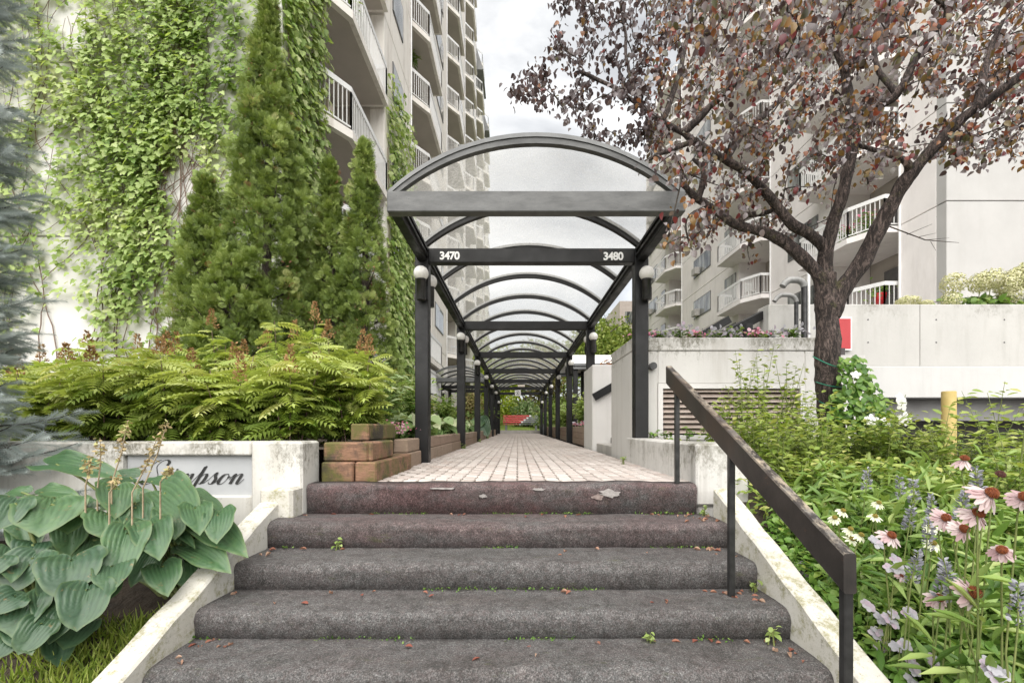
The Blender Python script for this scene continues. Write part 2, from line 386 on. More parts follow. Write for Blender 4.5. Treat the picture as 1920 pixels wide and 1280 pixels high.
def carpet(name='outdoor_carpet', red=0.0):
    m, t, b = new_mat(name); v = coords(t)
    fine = noise(t, v, 125, 5, .95)
    col = ramp(t, fine, [(.36, (.014, .014, .014)), (.5, (.070, .069, .068)), (.64, (.27, .265, .26))])
    col = mix(t, ramp(t, noise(t, v, 48, 4, .85), [(.46, 0), (.64, .6)]), col, (.075, .056, .054))
    big = ramp(t, noise(t, coords(t, (.8, 2, 2)), 2.0, 5, .7), [(.42, 0), (.68, .65)])
    col = mix(t, big, col, mix(t, .6, col, (.85, .66, .65), 'MULTIPLY'))
    col = mix(t, ramp(t, noise(t, v, 17, 5, .8), [(.42, .6), (.52, 0)]), col, mix(t, 1.0, col, (.40, .39, .37), 'MULTIPLY'))
    col = mix(t, ramp(t, noise(t, coords(t, (1, 1.6, 1.6)), 6.5, 6, .8), [(.54, 0), (.68, .6)]), col, mix(t, 1.0, col, (1.75, 1.72, 1.68), 'MULTIPLY'))
    if red: col = mix(t, ramp(t, noise(t, coords(t, (.7, 1.5, 1.5)), 2.4, 6, .75), [(.36, 0), (.58, red)]), col, mix(t, 1.0, col, (1.15, .55, .56), 'MULTIPLY'))
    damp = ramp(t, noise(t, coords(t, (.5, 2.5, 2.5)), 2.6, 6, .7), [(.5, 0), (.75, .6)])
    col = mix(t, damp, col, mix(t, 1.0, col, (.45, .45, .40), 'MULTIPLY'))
    g = N(t, 'ShaderNodeNewGeometry'); s = N(t, 'ShaderNodeSeparateXYZ'); L(t, g.outputs['Normal'], s.inputs[0])
    moss = ramp(t, noise(t, coords(t, (1.2, 4, 4)), 3.3, 7, .75), [(.60, 0), (.72, .55)])
    col = mix(t, moss, col, (.07, .078, .022))
    L(t, col, b.inputs['Base Color']); b.inputs['Roughness'].default_value = .85
    bump(t, b, fine, .5, .008); return m
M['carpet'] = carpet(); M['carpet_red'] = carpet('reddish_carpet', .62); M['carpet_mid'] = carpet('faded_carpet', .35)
def paver_mat():
    m, t, b = new_mat('paver_concrete'); v = coords(t)
    oi = N(t, 'ShaderNodeObjectInfo'); at = N(t, 'ShaderNodeAttribute', attribute_name='rnd')
    ad = N(t, 'ShaderNodeMath', operation='ADD'); L(t, oi.outputs['Random'], ad.inputs[0]); L(t, at.outputs['Fac'], ad.inputs[1])
    fr = N(t, 'ShaderNodeMath', operation='FRACT'); L(t, ad.outputs[0], fr.inputs[0])
    col = ramp(t, fr.outputs[0], [(.0, (.40, .345, .315)), (.4, (.48, .43, .40)), (.75, (.55, .50, .47)), (1, (.43, .355, .32))])
    col = mix(t, ramp(t, noise(t, v, 70, 4, .75), [(.40, 0), (.7, .55)]), col, (.30, .26, .235))
    col = mix(t, ramp(t, noise(t, v, 3.1, 7, .75), [(.54, 0), (.66, .55)]), col, (.62, .59, .56))
    col = mix(t, ramp(t, noise(t, v, .9, 5, .6), [(.5, 0), (.75, .5)]), col, (.40, .345, .31))
    L(t, col, b.inputs['Base Color']); b.inputs['Roughness'].default_value = .8
    bump(t, b, noise(t, v, 120, 3, .7), .4, .004); return m
M['paver'] = paver_mat()
M['joint'] = plain('joint_sand', (.10, .085, .065), (.19, .165, .14), 30, .95, .4, 80)
M['soil'] = plain('bed_soil', (.030, .022, .016), (.075, .055, .04), 7, .95, .8, 25, bd=.03)
M['concrete'] = plain('plain_concrete', (.33, .31, .29), (.47, .45, .42), 4, .85, .3, 40)
M['ground'] = plain('ground_earth', (.07, .06, .045), (.12, .11, .085), 2, .95, .4, 10)
M['drive'] = plain('drive_asphalt', (.045, .045, .047), (.075, .073, .072), 5, .9, .4, 60)
def timber():
    m, t, b = new_mat('landscape_timber'); v = coords(t)
    oi = N(t, 'ShaderNodeObjectInfo')
    base = ramp(t, oi.outputs['Random'], [(0, (.23, .115, .07)), (.5, (.29, .16, .10)), (1, (.21, .115, .07))])
    grain = noise(t, coords(t, (3, 3, 26)), 2.2, 6, .7, 1.2)
    col = mix(t, ramp(t, grain, [(.35, 0), (.62, .85)]), base, (.13, .07, .038))
    col = mix(t, ramp(t, noise(t, v, 3.6, 6, .7), [(.44, 0), (.56, .9)]), col, (.085, .085, .018))
    col = mix(t, ramp(t, noise(t, v, 2.3, 6, .7), [(.52, 0), (.62, .85)]), col, (.035, .026, .022))
    L(t, col, b.inputs['Base Color']); b.inputs['Roughness'].default_value = .85
    bump(t, b, grain, .5, .008); return m
M['timber'] = timber()
def timber_grey():
    m, t, b = new_mat('greyed_timber'); v = coords(t)
    oi = N(t, 'ShaderNodeObjectInfo')
    base = ramp(t, oi.outputs['Random'], [(0, (.26, .185, .135)), (.5, (.34, .26, .20)), (1, (.29, .195, .15))])
    grain = noise(t, coords(t, (3, 3, 22)), 2.0, 6, .7, .8)
    col = mix(t, ramp(t, grain, [(.4, 0), (.7, .6)]), base, (.19, .14, .10))
    col = mix(t, ramp(t, noise(t, v, 2.6, 6, .7), [(.56, 0), (.7, .6)]), col, (.10, .095, .045))
    L(t, col, b.inputs['Base Color']); b.inputs['Roughness'].default_value = .9
    bump(t, b, grain, .4, .006); return m
M['timber_grey'] = timber_grey()
def handrail():
    m, t, b = new_mat('worn_black_handrail'); v = coords(t)
    along = coords(t, (4, 2, 2))
    col = ramp(t, noise(t, v, 4, 6, .7), [(.3, (.016, .014, .013)), (.7, (.05, .042, .038))])
    g = N(t, 'ShaderNodeNewGeometry'); s = N(t, 'ShaderNodeSeparateXYZ'); L(t, g.outputs['True Normal'], s.inputs[0])
    up = ramp(t, s.outputs['Z'], [(.55, 0), (.75, 1)])
    worn = ramp(t, noise(t, along, 6, 8, .75), [(.43, 0), (.54, .95)])
    col = mix(t, mix(t, 1.0, up, worn, 'MULTIPLY'), col, ramp(t, noise(t, v, 9, 5), [(.4, (.13, .127, .122)), (.6, (.33, .275, .205))]))
    chip = ramp(t, noise(t, v, 13, 7, .85), [(.645, 0), (.675, .95)])
    col = mix(t, ramp(t, noise(t, coords(t, (1, .8, .8)), 2.2, 4, .6), [(.46, 0), (.62, .7)]), col, (.055, .036, .028))
    col = mix(t, chip, col, (.27, .125, .07))
    L(t, col, b.inputs['Base Color']); b.inputs['Roughness'].default_value = .42
    bump(t, b, noise(t, coords(t, (20, 3, 3)), 4, 5, .7), .3, .004); return m
M['handrail'] = handrail()
def bark(name, ca, cb, moss=.5):
    m, t, b = new_mat(name); v = coords(t, (1, 1, .30))
    n = noise(t, v, 26, 8, .85, 1.4)
    col = ramp(t, n, [(.40, tuple(c * .18 for c in ca)), (.5, ca), (.62, cb)])
    col = mix(t, ramp(t, noise(t, coords(t), 5.5, 6, .7), [(.60, 0), (.70, moss)]), col, (.12, .125, .03))
    L(t, col, b.inputs['Base Color']); b.inputs['Roughness'].default_value = .85
    bump(t, b, n, 1.0, .03); return m
M['bark'] = bark('plum_bark', (.042, .029, .025), (.22, .165, .145))
M['bark_dark'] = bark('dark_bark', (.06, .045, .035), (.14, .11, .085), .2)
M['vine_stem'] = plain('vine_stem', (.14, .085, .065), (.24, .17, .14), 12, .8, 0)
M['stem'] = plain('green_stem', (.10, .14, .035), (.20, .22, .07), 15, .6, 0)
M['stem_dry'] = plain('dry_stalk', (.26, .19, .11), (.46, .38, .26), 30, .9, 0)

# ================================================================== the setting
def sheet(name, pts, mat, kind='structure'):
    return tag(MB().add(pts, [tuple(range(len(pts)))]).build(name, mat), kind=kind)

sheet('ground', [(-600, -200, -1.55), (600, -200, -1.55), (600, 900, -1.55), (-600, 900, -1.55)], M['ground'])
tag(MB().box(1.77, 4.3, 6.89, 30, -1.5, .22).box(-14, -1.52, 8.0, 30, -1.5, .12).box(-1.53, 1.76, 3.56, 30, -1.5, -.062).build('terrace_ground', M['soil']), kind='structure')
sheet('garage_drive', [(4.3, -6, -1.5), (16, -6, -1.5), (16, 20, -1.5), (4.3, 20, -1.5)], M['drive'])

def soil(name, x0, x1, y0, y1, zf, nx=14, ny=18, amp=.03):
    vs = []; fs = []
    for j in range(ny + 1):
        for i in range(nx + 1):
            x = x0 + (x1 - x0) * i / nx; y = y0 + (y1 - y0) * j / ny
            vs.append((x, y, zf(x, y) + amp * mnoise.noise(Vector((x * 2.1, y * 2.1, 1.3)))))
    for j in range(ny):
        for i in range(nx):
            a = j * (nx + 1) + i; fs.append((a, a + 1, a + nx + 2, a + nx + 1))
    return tag(MB().add(vs, fs, 0, True).build(name, M['soil']), kind='structure')
def left_slope(x, y): return -.74 + .21 * (y - 2.0) - .02 * (x + 2)
def right_bed(x, y): return -.225 + (min(y, 3.6) - 3.05) * .437 - .09 + max(0, y - 3.6) * .10 + .34 * min(max(0, x - 1.6), .55) * max(0, min(1, (3.4 - y) / 1.2)) - max(0, x - 3.6) * .5
soil('left_bed_soil', -6.0, -1.80, .3, 3.36, left_slope)
soil('right_bed_soil', 1.55, 4.3, .2, 5.62, right_bed)
soil('planter_soil', -13, -1.28, 3.66, 9.0, lambda x, y: .24, 20, 20)
soil('walkside_soil', -3.9, -1.28, 9.02, 30, lambda x, y: .20, 8, 30)
sheet('right_walk_soil', [(1.70, 9.72, .36), (6, 9.72, .36), (6, 30, .36), (1.70, 30, .36)], M['soil'])
lawn_m = plain('lawn_green', (.14, .21, .03), (.24, .32, .06), 6, .9, .5, 30)
def lawn_z(y): return .16 + max(0, min(y, 60) - 31.6) * .062
tag(MB().add([(x, y, lawn_z(y)) for y in (30.3, 31.6, 40, 50, 60, 140) for x in (-60, 60)], [(2 * k, 2 * k + 1, 2 * k + 3, 2 * k + 2) for k in range(5)]).build('lawn', lawn_m), kind='structure')

# ------------------------------------------------------------------ steps with rounded, carpeted nosings
STEP_Z = [0, -.225, -.385, -.535, -.675, -.815, -.955]
STEP_D = [3.40, 3.05, 2.69, 2.36, 2.04, 1.70, 1.36]
SX0, SX1 = -1.68, 1.42
steps = empty('entrance_steps', (-.13, 1.4, -1.5), 'wide flight of outdoor steps covered in dark worn carpet', 'steps')
for i, (z, d) in enumerate(zip(STEP_Z, STEP_D)):
    x0, x1 = (-1.575, 1.343) if i == 0 else (SX0, SX1)
    back = 3.555 if i == 0 else STEP_D[i - 1] + .02
    zb = STEP_Z[i + 1] - .02 if i + 1 < len(STEP_Z) else -1.5
    r = .052; nx = 60; prof = [(back, zb), (d + .012, zb), (d + .006, z - r * 1.6)]
    for k in range(7):
        a = math.pi * (1 - k / 12)
        prof.append((d + r + r * math.cos(a), z - r + r * math.sin(a)))
    prof += [(d + .14, z + .003), (back - .03, z - .002), (back, z - .002)]
    n = len(prof); vs = []; fs = []
    for j in range(nx + 1):
        x = x0 + (x1 - x0) * j / nx
        for k, (yy, zz) in enumerate(prof):
            wob = .013 * mnoise.noise(Vector((x * 2.3, i * 3.1 + k * .16, .5))) + .006 * mnoise.noise(Vector((x * 9, i * 3.1 + k * .4, 4.5)))
            vs.append((x, yy + (wob if 1 < k < n - 1 else 0), zz + (wob if 1 < k < n - 1 else 0)))
    for j in range(nx):
        for k in range(n):
            fs.append((j * n + k, (j + 1) * n + k, (j + 1) * n + (k + 1) % n, j * n + (k + 1) % n))
    mb = MB().add(vs, fs, 0, True); mb.add(vs[:n], [tuple(range(n))]); mb.add(vs[-n:], [tuple(range(n))[::-1]])
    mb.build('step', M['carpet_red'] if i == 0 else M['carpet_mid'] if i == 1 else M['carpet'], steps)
# patches of bare concrete where the carpet is worn through on the top step
def chip(px, py, wd, hg, mat):
    mb = MB(); vs = []; n = 19
    c = P(px, py, 3.392)
    for k in range(n):
        a = 2 * math.pi * k / n; rr = random.uniform(.65, 1.25)
        vs.append((c.x + wd * rr * math.cos(a), c.y - .004, min(c.z + hg * rr * math.sin(a), -.03)))
    vs2 = [(x, y + .02, z) for x, y, z in vs]
    mb.add(vs + vs2, [tuple(range(n))] + [(k, (k + 1) % n, n + (k + 1) % n, n + k) for k in range(n)])
    return mb.build('bare_concrete_patch', mat, steps)
patch_m = plain('bare_patch', (.20, .185, .175), (.36, .335, .32), 30, .9, .5, 90)
chip(1143, 925, .075, .030, patch_m); chip(830, 914, .10, .012, patch_m); chip(1010, 917, .04, .009, patch_m); chip(905, 930, .03, .012, patch_m); chip(1122, 932, .045, .022, plain('bare_patch_brown', (.16, .12, .11), (.26, .21, .19), 40, .9, .5, 90))

# ------------------------------------------------------------------ brick path
path = tag(MB().box(-1.28, 1.40, 3.556, 30.0, -.4, -.012).build('brick_path', M['joint']), kind='structure')
PW, PL = .114, .228
def paver_shape(w, l, h=.06, b=.006):
    # wavy-sided interlocking paver, chamfered top
    out = []
    m = 4
    for k in range(m): out.append((w / 2 + .006 * math.sin(2 * math.pi * k / m), -l / 2 + l * k / m))
    for k in range(m): out.append((-w / 2 + .006 * math.sin(2 * math.pi * (m - k) / m), l / 2 - l * k / m))
    n = len(out)
    vs = [(x, y, -h) for x, y in out] + [(x, y, -b) for x, y in out] + [(x * (1 - 2 * b / w), y * (1 - 2 * b / l), 0) for x, y in out]
    fs = [(k, (k + 1) % n, n + (k + 1) % n, n + k) for k in range(n)] + [(n + k, n + (k + 1) % n, 2 * n + (k + 1) % n, 2 * n + k) for k in range(n)] + [tuple(range(2 * n, 3 * n))]
    return vs, fs
pv, pf = paver_shape(PW - .011, PL - .011)
pm = MB().add(pv, pf).mesh('paver', M['paver'])
cols = int(round((1.36 + 1.26) / PW)); near = []; far = []
for c in range(cols):
    for r in range(-1, 117):
        x = -1.255 + PW * (c + .5); y = 3.565 + PL * (r + .5 + (.5 if c % 2 else 0))
        if y - PL / 2 < 3.556 or y > 29.9: continue
        z = .006 * mnoise.noise(Vector((x * 1.1, y * .8, 7))) + random.uniform(-.0022, .0022) - .002
        near.append((y, x, z))
near.sort()
for y, x, z in near[:300]:
    o = put('paver', pm, path); o.location = (x, y, z); o.rotation_euler = (random.uniform(-.012, .012), random.uniform(-.012, .012), random.uniform(-.015, .015))
rest = np.array([(x, y, z) for y, x, z in near[300:]]); n = len(rest)
rm = scatter_mesh('paver_field', pv, pf, rest, np.tile([0, 1, 0.], (n, 1)) + RNG.normal(size=(n, 3)) * .006, np.tile([0, 0, 1.], (n, 1)) + RNG.normal(size=(n, 3)) * .006, 1.0, M['paver'])
tag(put('paver_field', rm, path), kind='stuff')
kerb = tag(MB().cbox(-1.3, 1.62, 30.0, 30.3, -.4, .20, .015).build('path_end_kerb', M['concrete']), kind='structure')
# half bricks that close the row behind the top step
for k in range(23):
    x = -1.255 + PW * (k + .5)
    if k % 2: 
        o = put('paver', pm, path); o.location = (x, 3.565 + PL * .25, -.002); o.scale = (1, .5, 1)

# ------------------------------------------------------------------ low walls beside the steps
def nose_z(d): return -.225 + (d - 3.05) * .437
def cheek(name, x0, x1, d0, d1, lift, label):
    prof = []; k = 16
    for i in range(k + 1):
        d = d1 + (d0 - d1) * i / k; prof.append((d, nose_z(d) + lift + .006 * math.sin(i * 2.3)))
    prof = [(d1, -1.5)] + prof + [(d0, -1.5)]
    b = .012; mb = MB(); n = len(prof)
    ins = [(y, z - (b if 0 < i < n - 1 else 0)) for i, (y, z) in enumerate(prof)]
    vs = [(x0, y, z) for y, z in ins] + [(x0 + b, y, z) for y, z in prof] + [(x1 - b, y, z) for y, z in prof] + [(x1, y, z) for y, z in ins]
    for a in range(3): mb.add(vs, [(a * n + i, a * n + i + 1, (a + 1) * n + i + 1, (a + 1) * n + i) for i in range(n - 1)])
    mb.add(vs, [tuple(range(n))[::-1], tuple(range(3 * n, 4 * n))])
    return tag(mb.build(name, M['cheek']), label, 'wall')
cheek('stair_side_wall', -1.815, -1.682, 3.20, 1.0, .06, 'sloping white kerb wall on the left of the steps beside the hostas')
cheek('stair_side_wall', 1.422, 1.555, 3.30, 1.0, .10, 'sloping white kerb wall on the right of the steps beside the flower bed')

# planter wall that carries the name plaque
sw = empty('sign_wall', (-2.7, 3.5, -1.0), 'white planter wall with recessed name plaque left of the steps', 'wall')
MB().cbox(-6.5, -2.92, 3.36, 3.64, -1.4, .312, .012).cbox(-2.918, -1.962, 3.35, 3.64, .215, .314, .010).cbox(-2.918, -1.962, 3.355, 3.64, -1.4, -.085, .010).build('wall_body', M['signwall'], sw)
MB().cbox(-1.96, -1.582, 3.345, 3.645, -.23, .316, .016).build('end_pillar', M['signwall'], sw)
MB().cbox(-1.82, -1.585, 3.20, 3.64, -1.4, -.005, .02).build('pillar_foot', M['cheek'], sw)
plq_m = plain('plaque_grey', (.36, .37, .38), (.47, .48, .49), 2, .35, 0)
plq = MB().box(-2.916, -1.964, 3.405, 3.44, -.086, .216).build('name_plaque', plq_m, sw)
ink_m = plain('black_lettering', (.012, .012, .012), (.03, .03, .03), 20, .5, 0)
# "Simpson" in slanted copperplate: pen strokes, thick going down and thin going up
def crom(pts, k=8):
    pts = [Vector((p[0], p[1], 0)) for p in pts]; res = []
    for i in range(len(pts) - 1):
        p0 = pts[max(i - 1, 0)]; p1 = pts[i]; p2 = pts[i + 1]; p3 = pts[min(i + 2, len(pts) - 1)]
        for j in range(k):
            t = j / k
            res.append(.5 * ((2 * p1) + (-p0 + p2) * t + (2 * p0 - 5 * p1 + 4 * p2 - p3) * t * t + (-p0 + 3 * p1 - 3 * p2 + p3) * t ** 3))
    res.append(pts[-1]); return res
GL = {
 'S': (2.3, [[(-.35, .35), (-.1, .02), (.35, -.05), (.85, .25), (1.0, .8), (.6, 1.35), (.35, 1.8), (.55, 2.25), (1.0, 2.4), (1.35, 2.15), (1.3, 1.85)], [(-.1, 2.0), (.1, 2.3), (.45, 2.38)]]),
 'i': (.72, [[(-.1, .35), (.2, 1.0), (.2, .95), (.2, .2), (.32, 0), (.5, .08), (.68, .4)], [(.2, 1.52), (.22, 1.38)]]),
 'm': (1.78, [[(-.05, .4), (.12, .9), (.22, .98), (.27, .8), (.27, 0)], [(.27, .2), (.45, .75), (.68, 1.0), (.82, .85), (.82, 0)], [(.82, .2), (1.0, .75), (1.22, 1.0), (1.36, .85), (1.36, .2), (1.48, 0), (1.65, .08), (1.8, .4)]]),
 'p': (1.45, [[(-.05, .35), (.18, 1.0), (.34, 1.75), (.36, 1.3), (.36, 0), (.36, -1.1)], [(.36, .15), (.55, .8), (.82, 1.0), (1.0, .8), (.98, .3), (.8, .02), (.6, .06)], [(.9, .12), (1.15, .1), (1.4, .4)]]),
 's': (.92, [[(-.1, .3), (.3, 1.12), (.42, .8), (.62, .45), (.5, .05), (.2, .02), (.08, .18)], [(.55, .1), (.75, .12), (.92, .4)]]),
 'o': (1.12, [[(.62, .98), (.3, .9), (.12, .5), (.2, .08), (.48, -.02), (.76, .25), (.84, .65), (.72, .95), (.62, .98)], [(.8, .75), (.95, .62), (1.12, .7)]]),
 'n': (1.3, [[(-.05, .4), (.12, .9), (.22, .98), (.27, .8), (.27, 0)], [(.27, .2), (.45, .75), (.72, 1.0), (.9, .85), (.9, .2), (1.02, 0), (1.2, .08), (1.4, .5)]])}
def script_text(word, x0, z0, xh, y, parent):
    x = 0; k = 0
    for ch in word:
        wd, strokes = GL[ch]; mb = MB()
        for st in strokes:
            pts = crom(st); vs = []
            for i, p in enumerate(pts):
                t = (pts[min(i + 1, len(pts) - 1)] - pts[max(i - 1, 0)]); t = t.normalized() if t.length > 1e-6 else Vector((0, 1, 0))
                down = max(0, -t.y); wdt = .035 + .13 * down ** 1.4
                if len(st) == 2: wdt = .10
                nn = Vector((-t.y, t.x, 0)) * wdt
                for sg in (1, -1):
                    q = p + nn * sg
                    X = (x + q.x + .62 * q.y); vs.append((x0 + X * xh, y - .0025 - .0002 * k, z0 + q.y * xh))
            mb.add(vs, [(2 * i, 2 * i + 1, 2 * i + 3, 2 * i + 2) for i in range(len(pts) - 1)]); k += 1
        mb.build('letter', ink_m, parent); x += wd * 1.03
script_text('Simpson', -2.80, .000, .074, 3.405, plq)

# ledge, louvred planter wall and the walls round the side stairs
tag(MB().cbox(1.345, 1.60, 3.9, 5.625, -1.2, .292, .012).cbox(1.352, 1.752, 3.44, 3.898, -.17, .296, .014).cbox(1.36, 1.70, 3.47, 3.897, -1.4, -.172, .03).build('ledge_wall', M['ledge']),
    'low white ledge with dark rain streaks at the foot of the front right post', 'wall')
pw = empty('louvre_wall', (2.6, 6.2, -1.4), 'white planter wall with louvred vent behind the front right post', 'wall')
LV = (1.80, 3.50, .325, .90)
MB().cbox(1.421, 3.801, 5.628, 6.881, 1.366, 1.53, .012).cbox(1.42, LV[0] - .06, 5.632, 6.88, -1.5, 1.36, .012).cbox(LV[1] + .06, 3.80, 5.632, 6.88, -1.5, 1.36, .012).cbox(LV[0] - .06, LV[1] + .06, 5.634, 6.86, LV[3] + .06, 1.36, .01).box(LV[0] - .06, LV[1] + .06, 5.634, 6.86, -1.5, LV[2] - .06).build('wall_body', M['planter_wall'], pw)
lou_m = plain('louvre_slat_paint', (.38, .31, .27), (.50, .42, .37), 9, .6, .1, 60)
dark_m = plain('louvre_void', (.012, .009, .008), (.03, .022, .018), 6, .9, 0)
lv = MB().box(LV[0] - .058, LV[1] + .058, 5.80, 5.85, LV[2] - .058, LV[3] + .058).build('vent_back', dark_m, pw)
MB().box(LV[0] - .059, LV[0], 5.622, 5.80, LV[2] - .059, LV[3] + .059).box(LV[1], LV[1] + .059, 5.622, 5.80, LV[2] - .059, LV[3] + .059).box(LV[0] + .001, LV[1] - .001, 5.624, 5.80, LV[3], LV[3] + .058).box(LV[0] + .001, LV[1] - .001, 5.624, 5.80, LV[2] - .058, LV[2]).build('vent_frame', M['wall'], pw)
for k in range(9):
    z = LV[2] + .02 + k * (LV[3] - LV[2]) / 9
    MB().xprism([(5.655, z), (5.655, z + .012), (5.745, z + .058), (5.745, z + .046)], LV[0] + .003, LV[1] - .003).build('louvre_slat', lou_m, pw)
MB().tube([(1.662, 5.55, 1.17), (1.662, 5.64, 1.17)], [.045, .045], 14).build('drain_spout', M['lamp_metal'], pw)
MB().box(1.5, 3.7, 5.75, 6.8, 1.535, 1.55).build('soil_top', M['soil'], pw)
sb = empty('stair_wall', (2.4, 9.2, -.2), 'white wall end with sloping black handrail beside the second right post', 'wall')
MB().cbox(1.42, 4.2, 8.62, 9.70, -1.0, 1.60, .012).build('wall_body', M['wall'], sb)
MB().beam((1.44, 8.57, .98), (4.0, 8.57, 2.45), .045, .14).build('handrail', M['black'], sb)
ss = empty('side_stairs', (2.4, 7.8, -.2), 'concrete side stairs climbing right between two white walls', 'steps')
for k in range(8):
    MB().cbox(1.50 + .3 * k, 4.1, 6.885, 8.615, -.05 + .15 * k - .02, .12 + .15 * k, .01).build('step', M['concrete'], ss)

# ------------------------------------------------------------------ landscape timbers
def timber_row(label, items, mat, name='timber_edging', cat='timber edging'):
    c = items[0]; e_ = empty(name, ((c[0] + c[1]) / 2, c[2], min(i[4] for i in items)), label, cat)
    for (x0, x1, y0, y1, z0, z1) in items:
        MB().cbox(x0, x1, y0, y1, z0, z1, .011).build('timber', mat, e_)
    return e_
timber_row('stacked brown mossy timbers at the left top of the steps', [
    (-1.535, -1.285, 3.56, 3.72, -.03, .148), (-1.265, -1.098, 3.545, 4.72, -.03, .150),
    (-1.535, -1.185, 3.60, 3.78, .153, .302), (-1.183, -1.145, 3.60, 3.78, .153, .302), (-1.30, -1.142, 3.785, 4.20, .154, .304),
    (-1.415, -1.262, 3.86, 4.72, .308, .452)], M['timber'], 'timber_stack', 'timber stack')
row = [(-1.30, -1.15, 4.76, 5.35, .153, .295), (-1.30, -1.13, 4.74, 5.36, -.03, .150)]
for k in range(3): row.append((-1.275, -1.14 - .004 * k, 5.60 + 1.19 * k, 6.785 + 1.19 * k - .006, .152, .296)); row.append((-1.275, -1.135, 5.60 + 1.19 * k, 6.785 + 1.19 * k - .006, -.03, .149))
timber_row('low timber edging between the first and second left posts', row, M['timber_grey'])
for j, (a, b_) in enumerate((('second', 'third'), ('third', 'fourth'), ('fourth', 'fifth'), ('fifth', 'sixth'))):
    y0 = 9.34 + 3.74 * j; row = []
    for k in range(3):
        for z0, z1 in ((-.03, .147), (.15, .29)): row.append((-1.27, -1.135 - .003 * k, y0 + 1.18 * k, y0 + 1.172 + 1.18 * k, z0, z1))
    timber_row('low timber edging between the %s and %s left posts' % (a, b_), row, M['timber_grey'])
for j, (a, b_) in enumerate((('second', 'third'), ('third', 'fourth'), ('fourth', 'fifth'), ('fifth', 'sixth'))):
    y0 = 9.73 + 3.74 * j; row = []
    for k in range(3):
        if j == 0 and k == 2: L_ = .8
        else: L_ = 1.17
        if y0 + 1.18 * k + L_ > 13.1 + 3.74 * j: L_ = max(.3, 13.05 + 3.74 * j - (y0 + 1.18 * k))
        for z0, z1 in ((-.03, .13), (.133, .28), (.283, .425)): row.append((1.555 + .003 * k, 1.695, y0 + 1.18 * k, y0 + 1.18 * k + L_, z0, z1))
    timber_row('three-course timber wall between the %s and %s right posts' % (a, b_), row, M['timber_grey'])

# ================================================================== canopy walkway
AX = .172; HALF = 1.36; ZT, ZB = 2.565, 2.385; POST = [5.41 + 3.74 * k for k in range(7)]; RISE = .50
def arc_pts(half, rise, zbase, n=20, ax=AX):
    R = (half * half + rise * rise) / (2 * rise); a0 = math.asin(min(1, half / R)); zc = zbase + rise - R
    return [(ax + R * math.sin(a0 * (2 * k / n - 1)), zc + R * math.cos(a0 * (2 * k / n - 1))) for k in range(n + 1)]
def band(mb, outer, inner, y0, y1, mi=0):
    n = len(outer); vs = []
    for (x, z), (xi, zi) in zip(outer, inner): vs += [(x, y0, z), (x, y1, z), (xi, y1, zi), (xi, y0, zi)]
    fs = []
    for k in range(n - 1):
        a = 4 * k; b_ = a + 4
        fs += [(a, a + 1, b_ + 1, b_), (a + 2, a + 3, b_ + 3, b_ + 2), (a + 3, a, b_, b_ + 3), (a + 1, a + 2, b_ + 2, b_ + 1)]
    mb.add(vs, fs, mi, False); mb.add(vs[:4], [(0, 3, 2, 1)], mi); mb.add(vs[-4:], [(0, 1, 2, 3)], mi)
    return mb
def canopy(name, label, ax, half, y_front, y_end, posts, ribs_dy, lamps=None, front=True, hide=()):
    e_ = empty(name, (ax, posts[0], 0), label, 'canopy')
    xl, xr = ax - half, ax + half
    for k, y in enumerate(posts):
        for s_ in (-1, 1):
            x0 = xl - .03 if s_ < 0 else xr - .13
            if (k, s_) in hide: continue
            zb = -.03
            if name == 'arched_canopy' and s_ > 0 and k == 0: zb = .292
            if name == 'arched_canopy' and s_ > 0 and k == 1: zb = 1.60
            MB().cbox(x0, x0 + .16, y, y + .16, zb, ZB + .001 if False else ZT - .004, .007).build('post', M['black'], e_)
        b_ = MB().cbox(xl + .131, xr - .131, y + .015, y + .135, ZB, ZT - .012, .006).build('cross_beam', M['black'], e_)
        if k == 0: first = b_
    if front:
        MB().cbox(xl, xr, y_front - .05, y_front + .06, ZB - .002, ZT + .006, .007).build('header_beam', M['header'], e_)
    for s_ in (-1, 1):
        x0 = xl + .005 if s_ < 0 else xr - .105
        mb = MB()
        ys = [y_front + .062] + [q for y in posts for q in (y - .002, y + .162)] + [y_end]
        for a, b_ in zip(ys[0::2], ys[1::2]):
            if b_ - a > .05:
                mb.cbox(x0, x0 + .10, a, b_, ZB + .012, ZT - .002, .006)
                xi = x0 + .1005 if s_ < 0 else x0 - .0255
                mb.box(xi, xi + .025, a, b_, ZB + .06, ZB + .085); mb.box(xi, xi + .025, a, b_, ZT - .05, ZT - .02)
        mb.build('side_rail', M['black'], e_)
    ny = int(round((y_end - y_front) / ribs_dy)); ry = [y_front + ribs_dy * k for k in range(ny + 1)]
    outer = arc_pts(half, RISE + .035, ZT + .008, 24, ax); mid = arc_pts(half - .045, RISE, ZT + .006, 24, ax); inner = arc_pts(half - .10, RISE - .052, ZT + .004, 24, ax)
    mid2 = arc_pts(half - .048, RISE - .002, ZT + .006, 24, ax)
    for k, y in enumerate(ry):
        mb = MB(); band(mb, mid2, inner, y - .03, y + .03, 0)
        band(mb, outer, mid, y - .042, y + .042, 1)
        r_ = mb.build('rib', [M['header'] if k == 0 else M['black'], M['flashing']], e_)
    sh = arc_pts(half - .043, RISE + .004, ZT + .007, 28, ax)
    for a, b_ in zip(ry[:-1], ry[1:]):
        vs = [(x, y, z) for y in (a + .001, b_ - .001) for x, z in sh]; n = len(sh)
        MB().add(vs, [(k, k + 1, n + k + 1, n + k) for k in range(n - 1)], 0, True).build('roof_sheet', M['acrylic'], e_)
    return e_, first
can, beam1 = canopy('arched_canopy', 'long black timber walkway canopy with arched clear roof over the brick path', AX, HALF, 4.19, 27.9, POST, 1.2473)
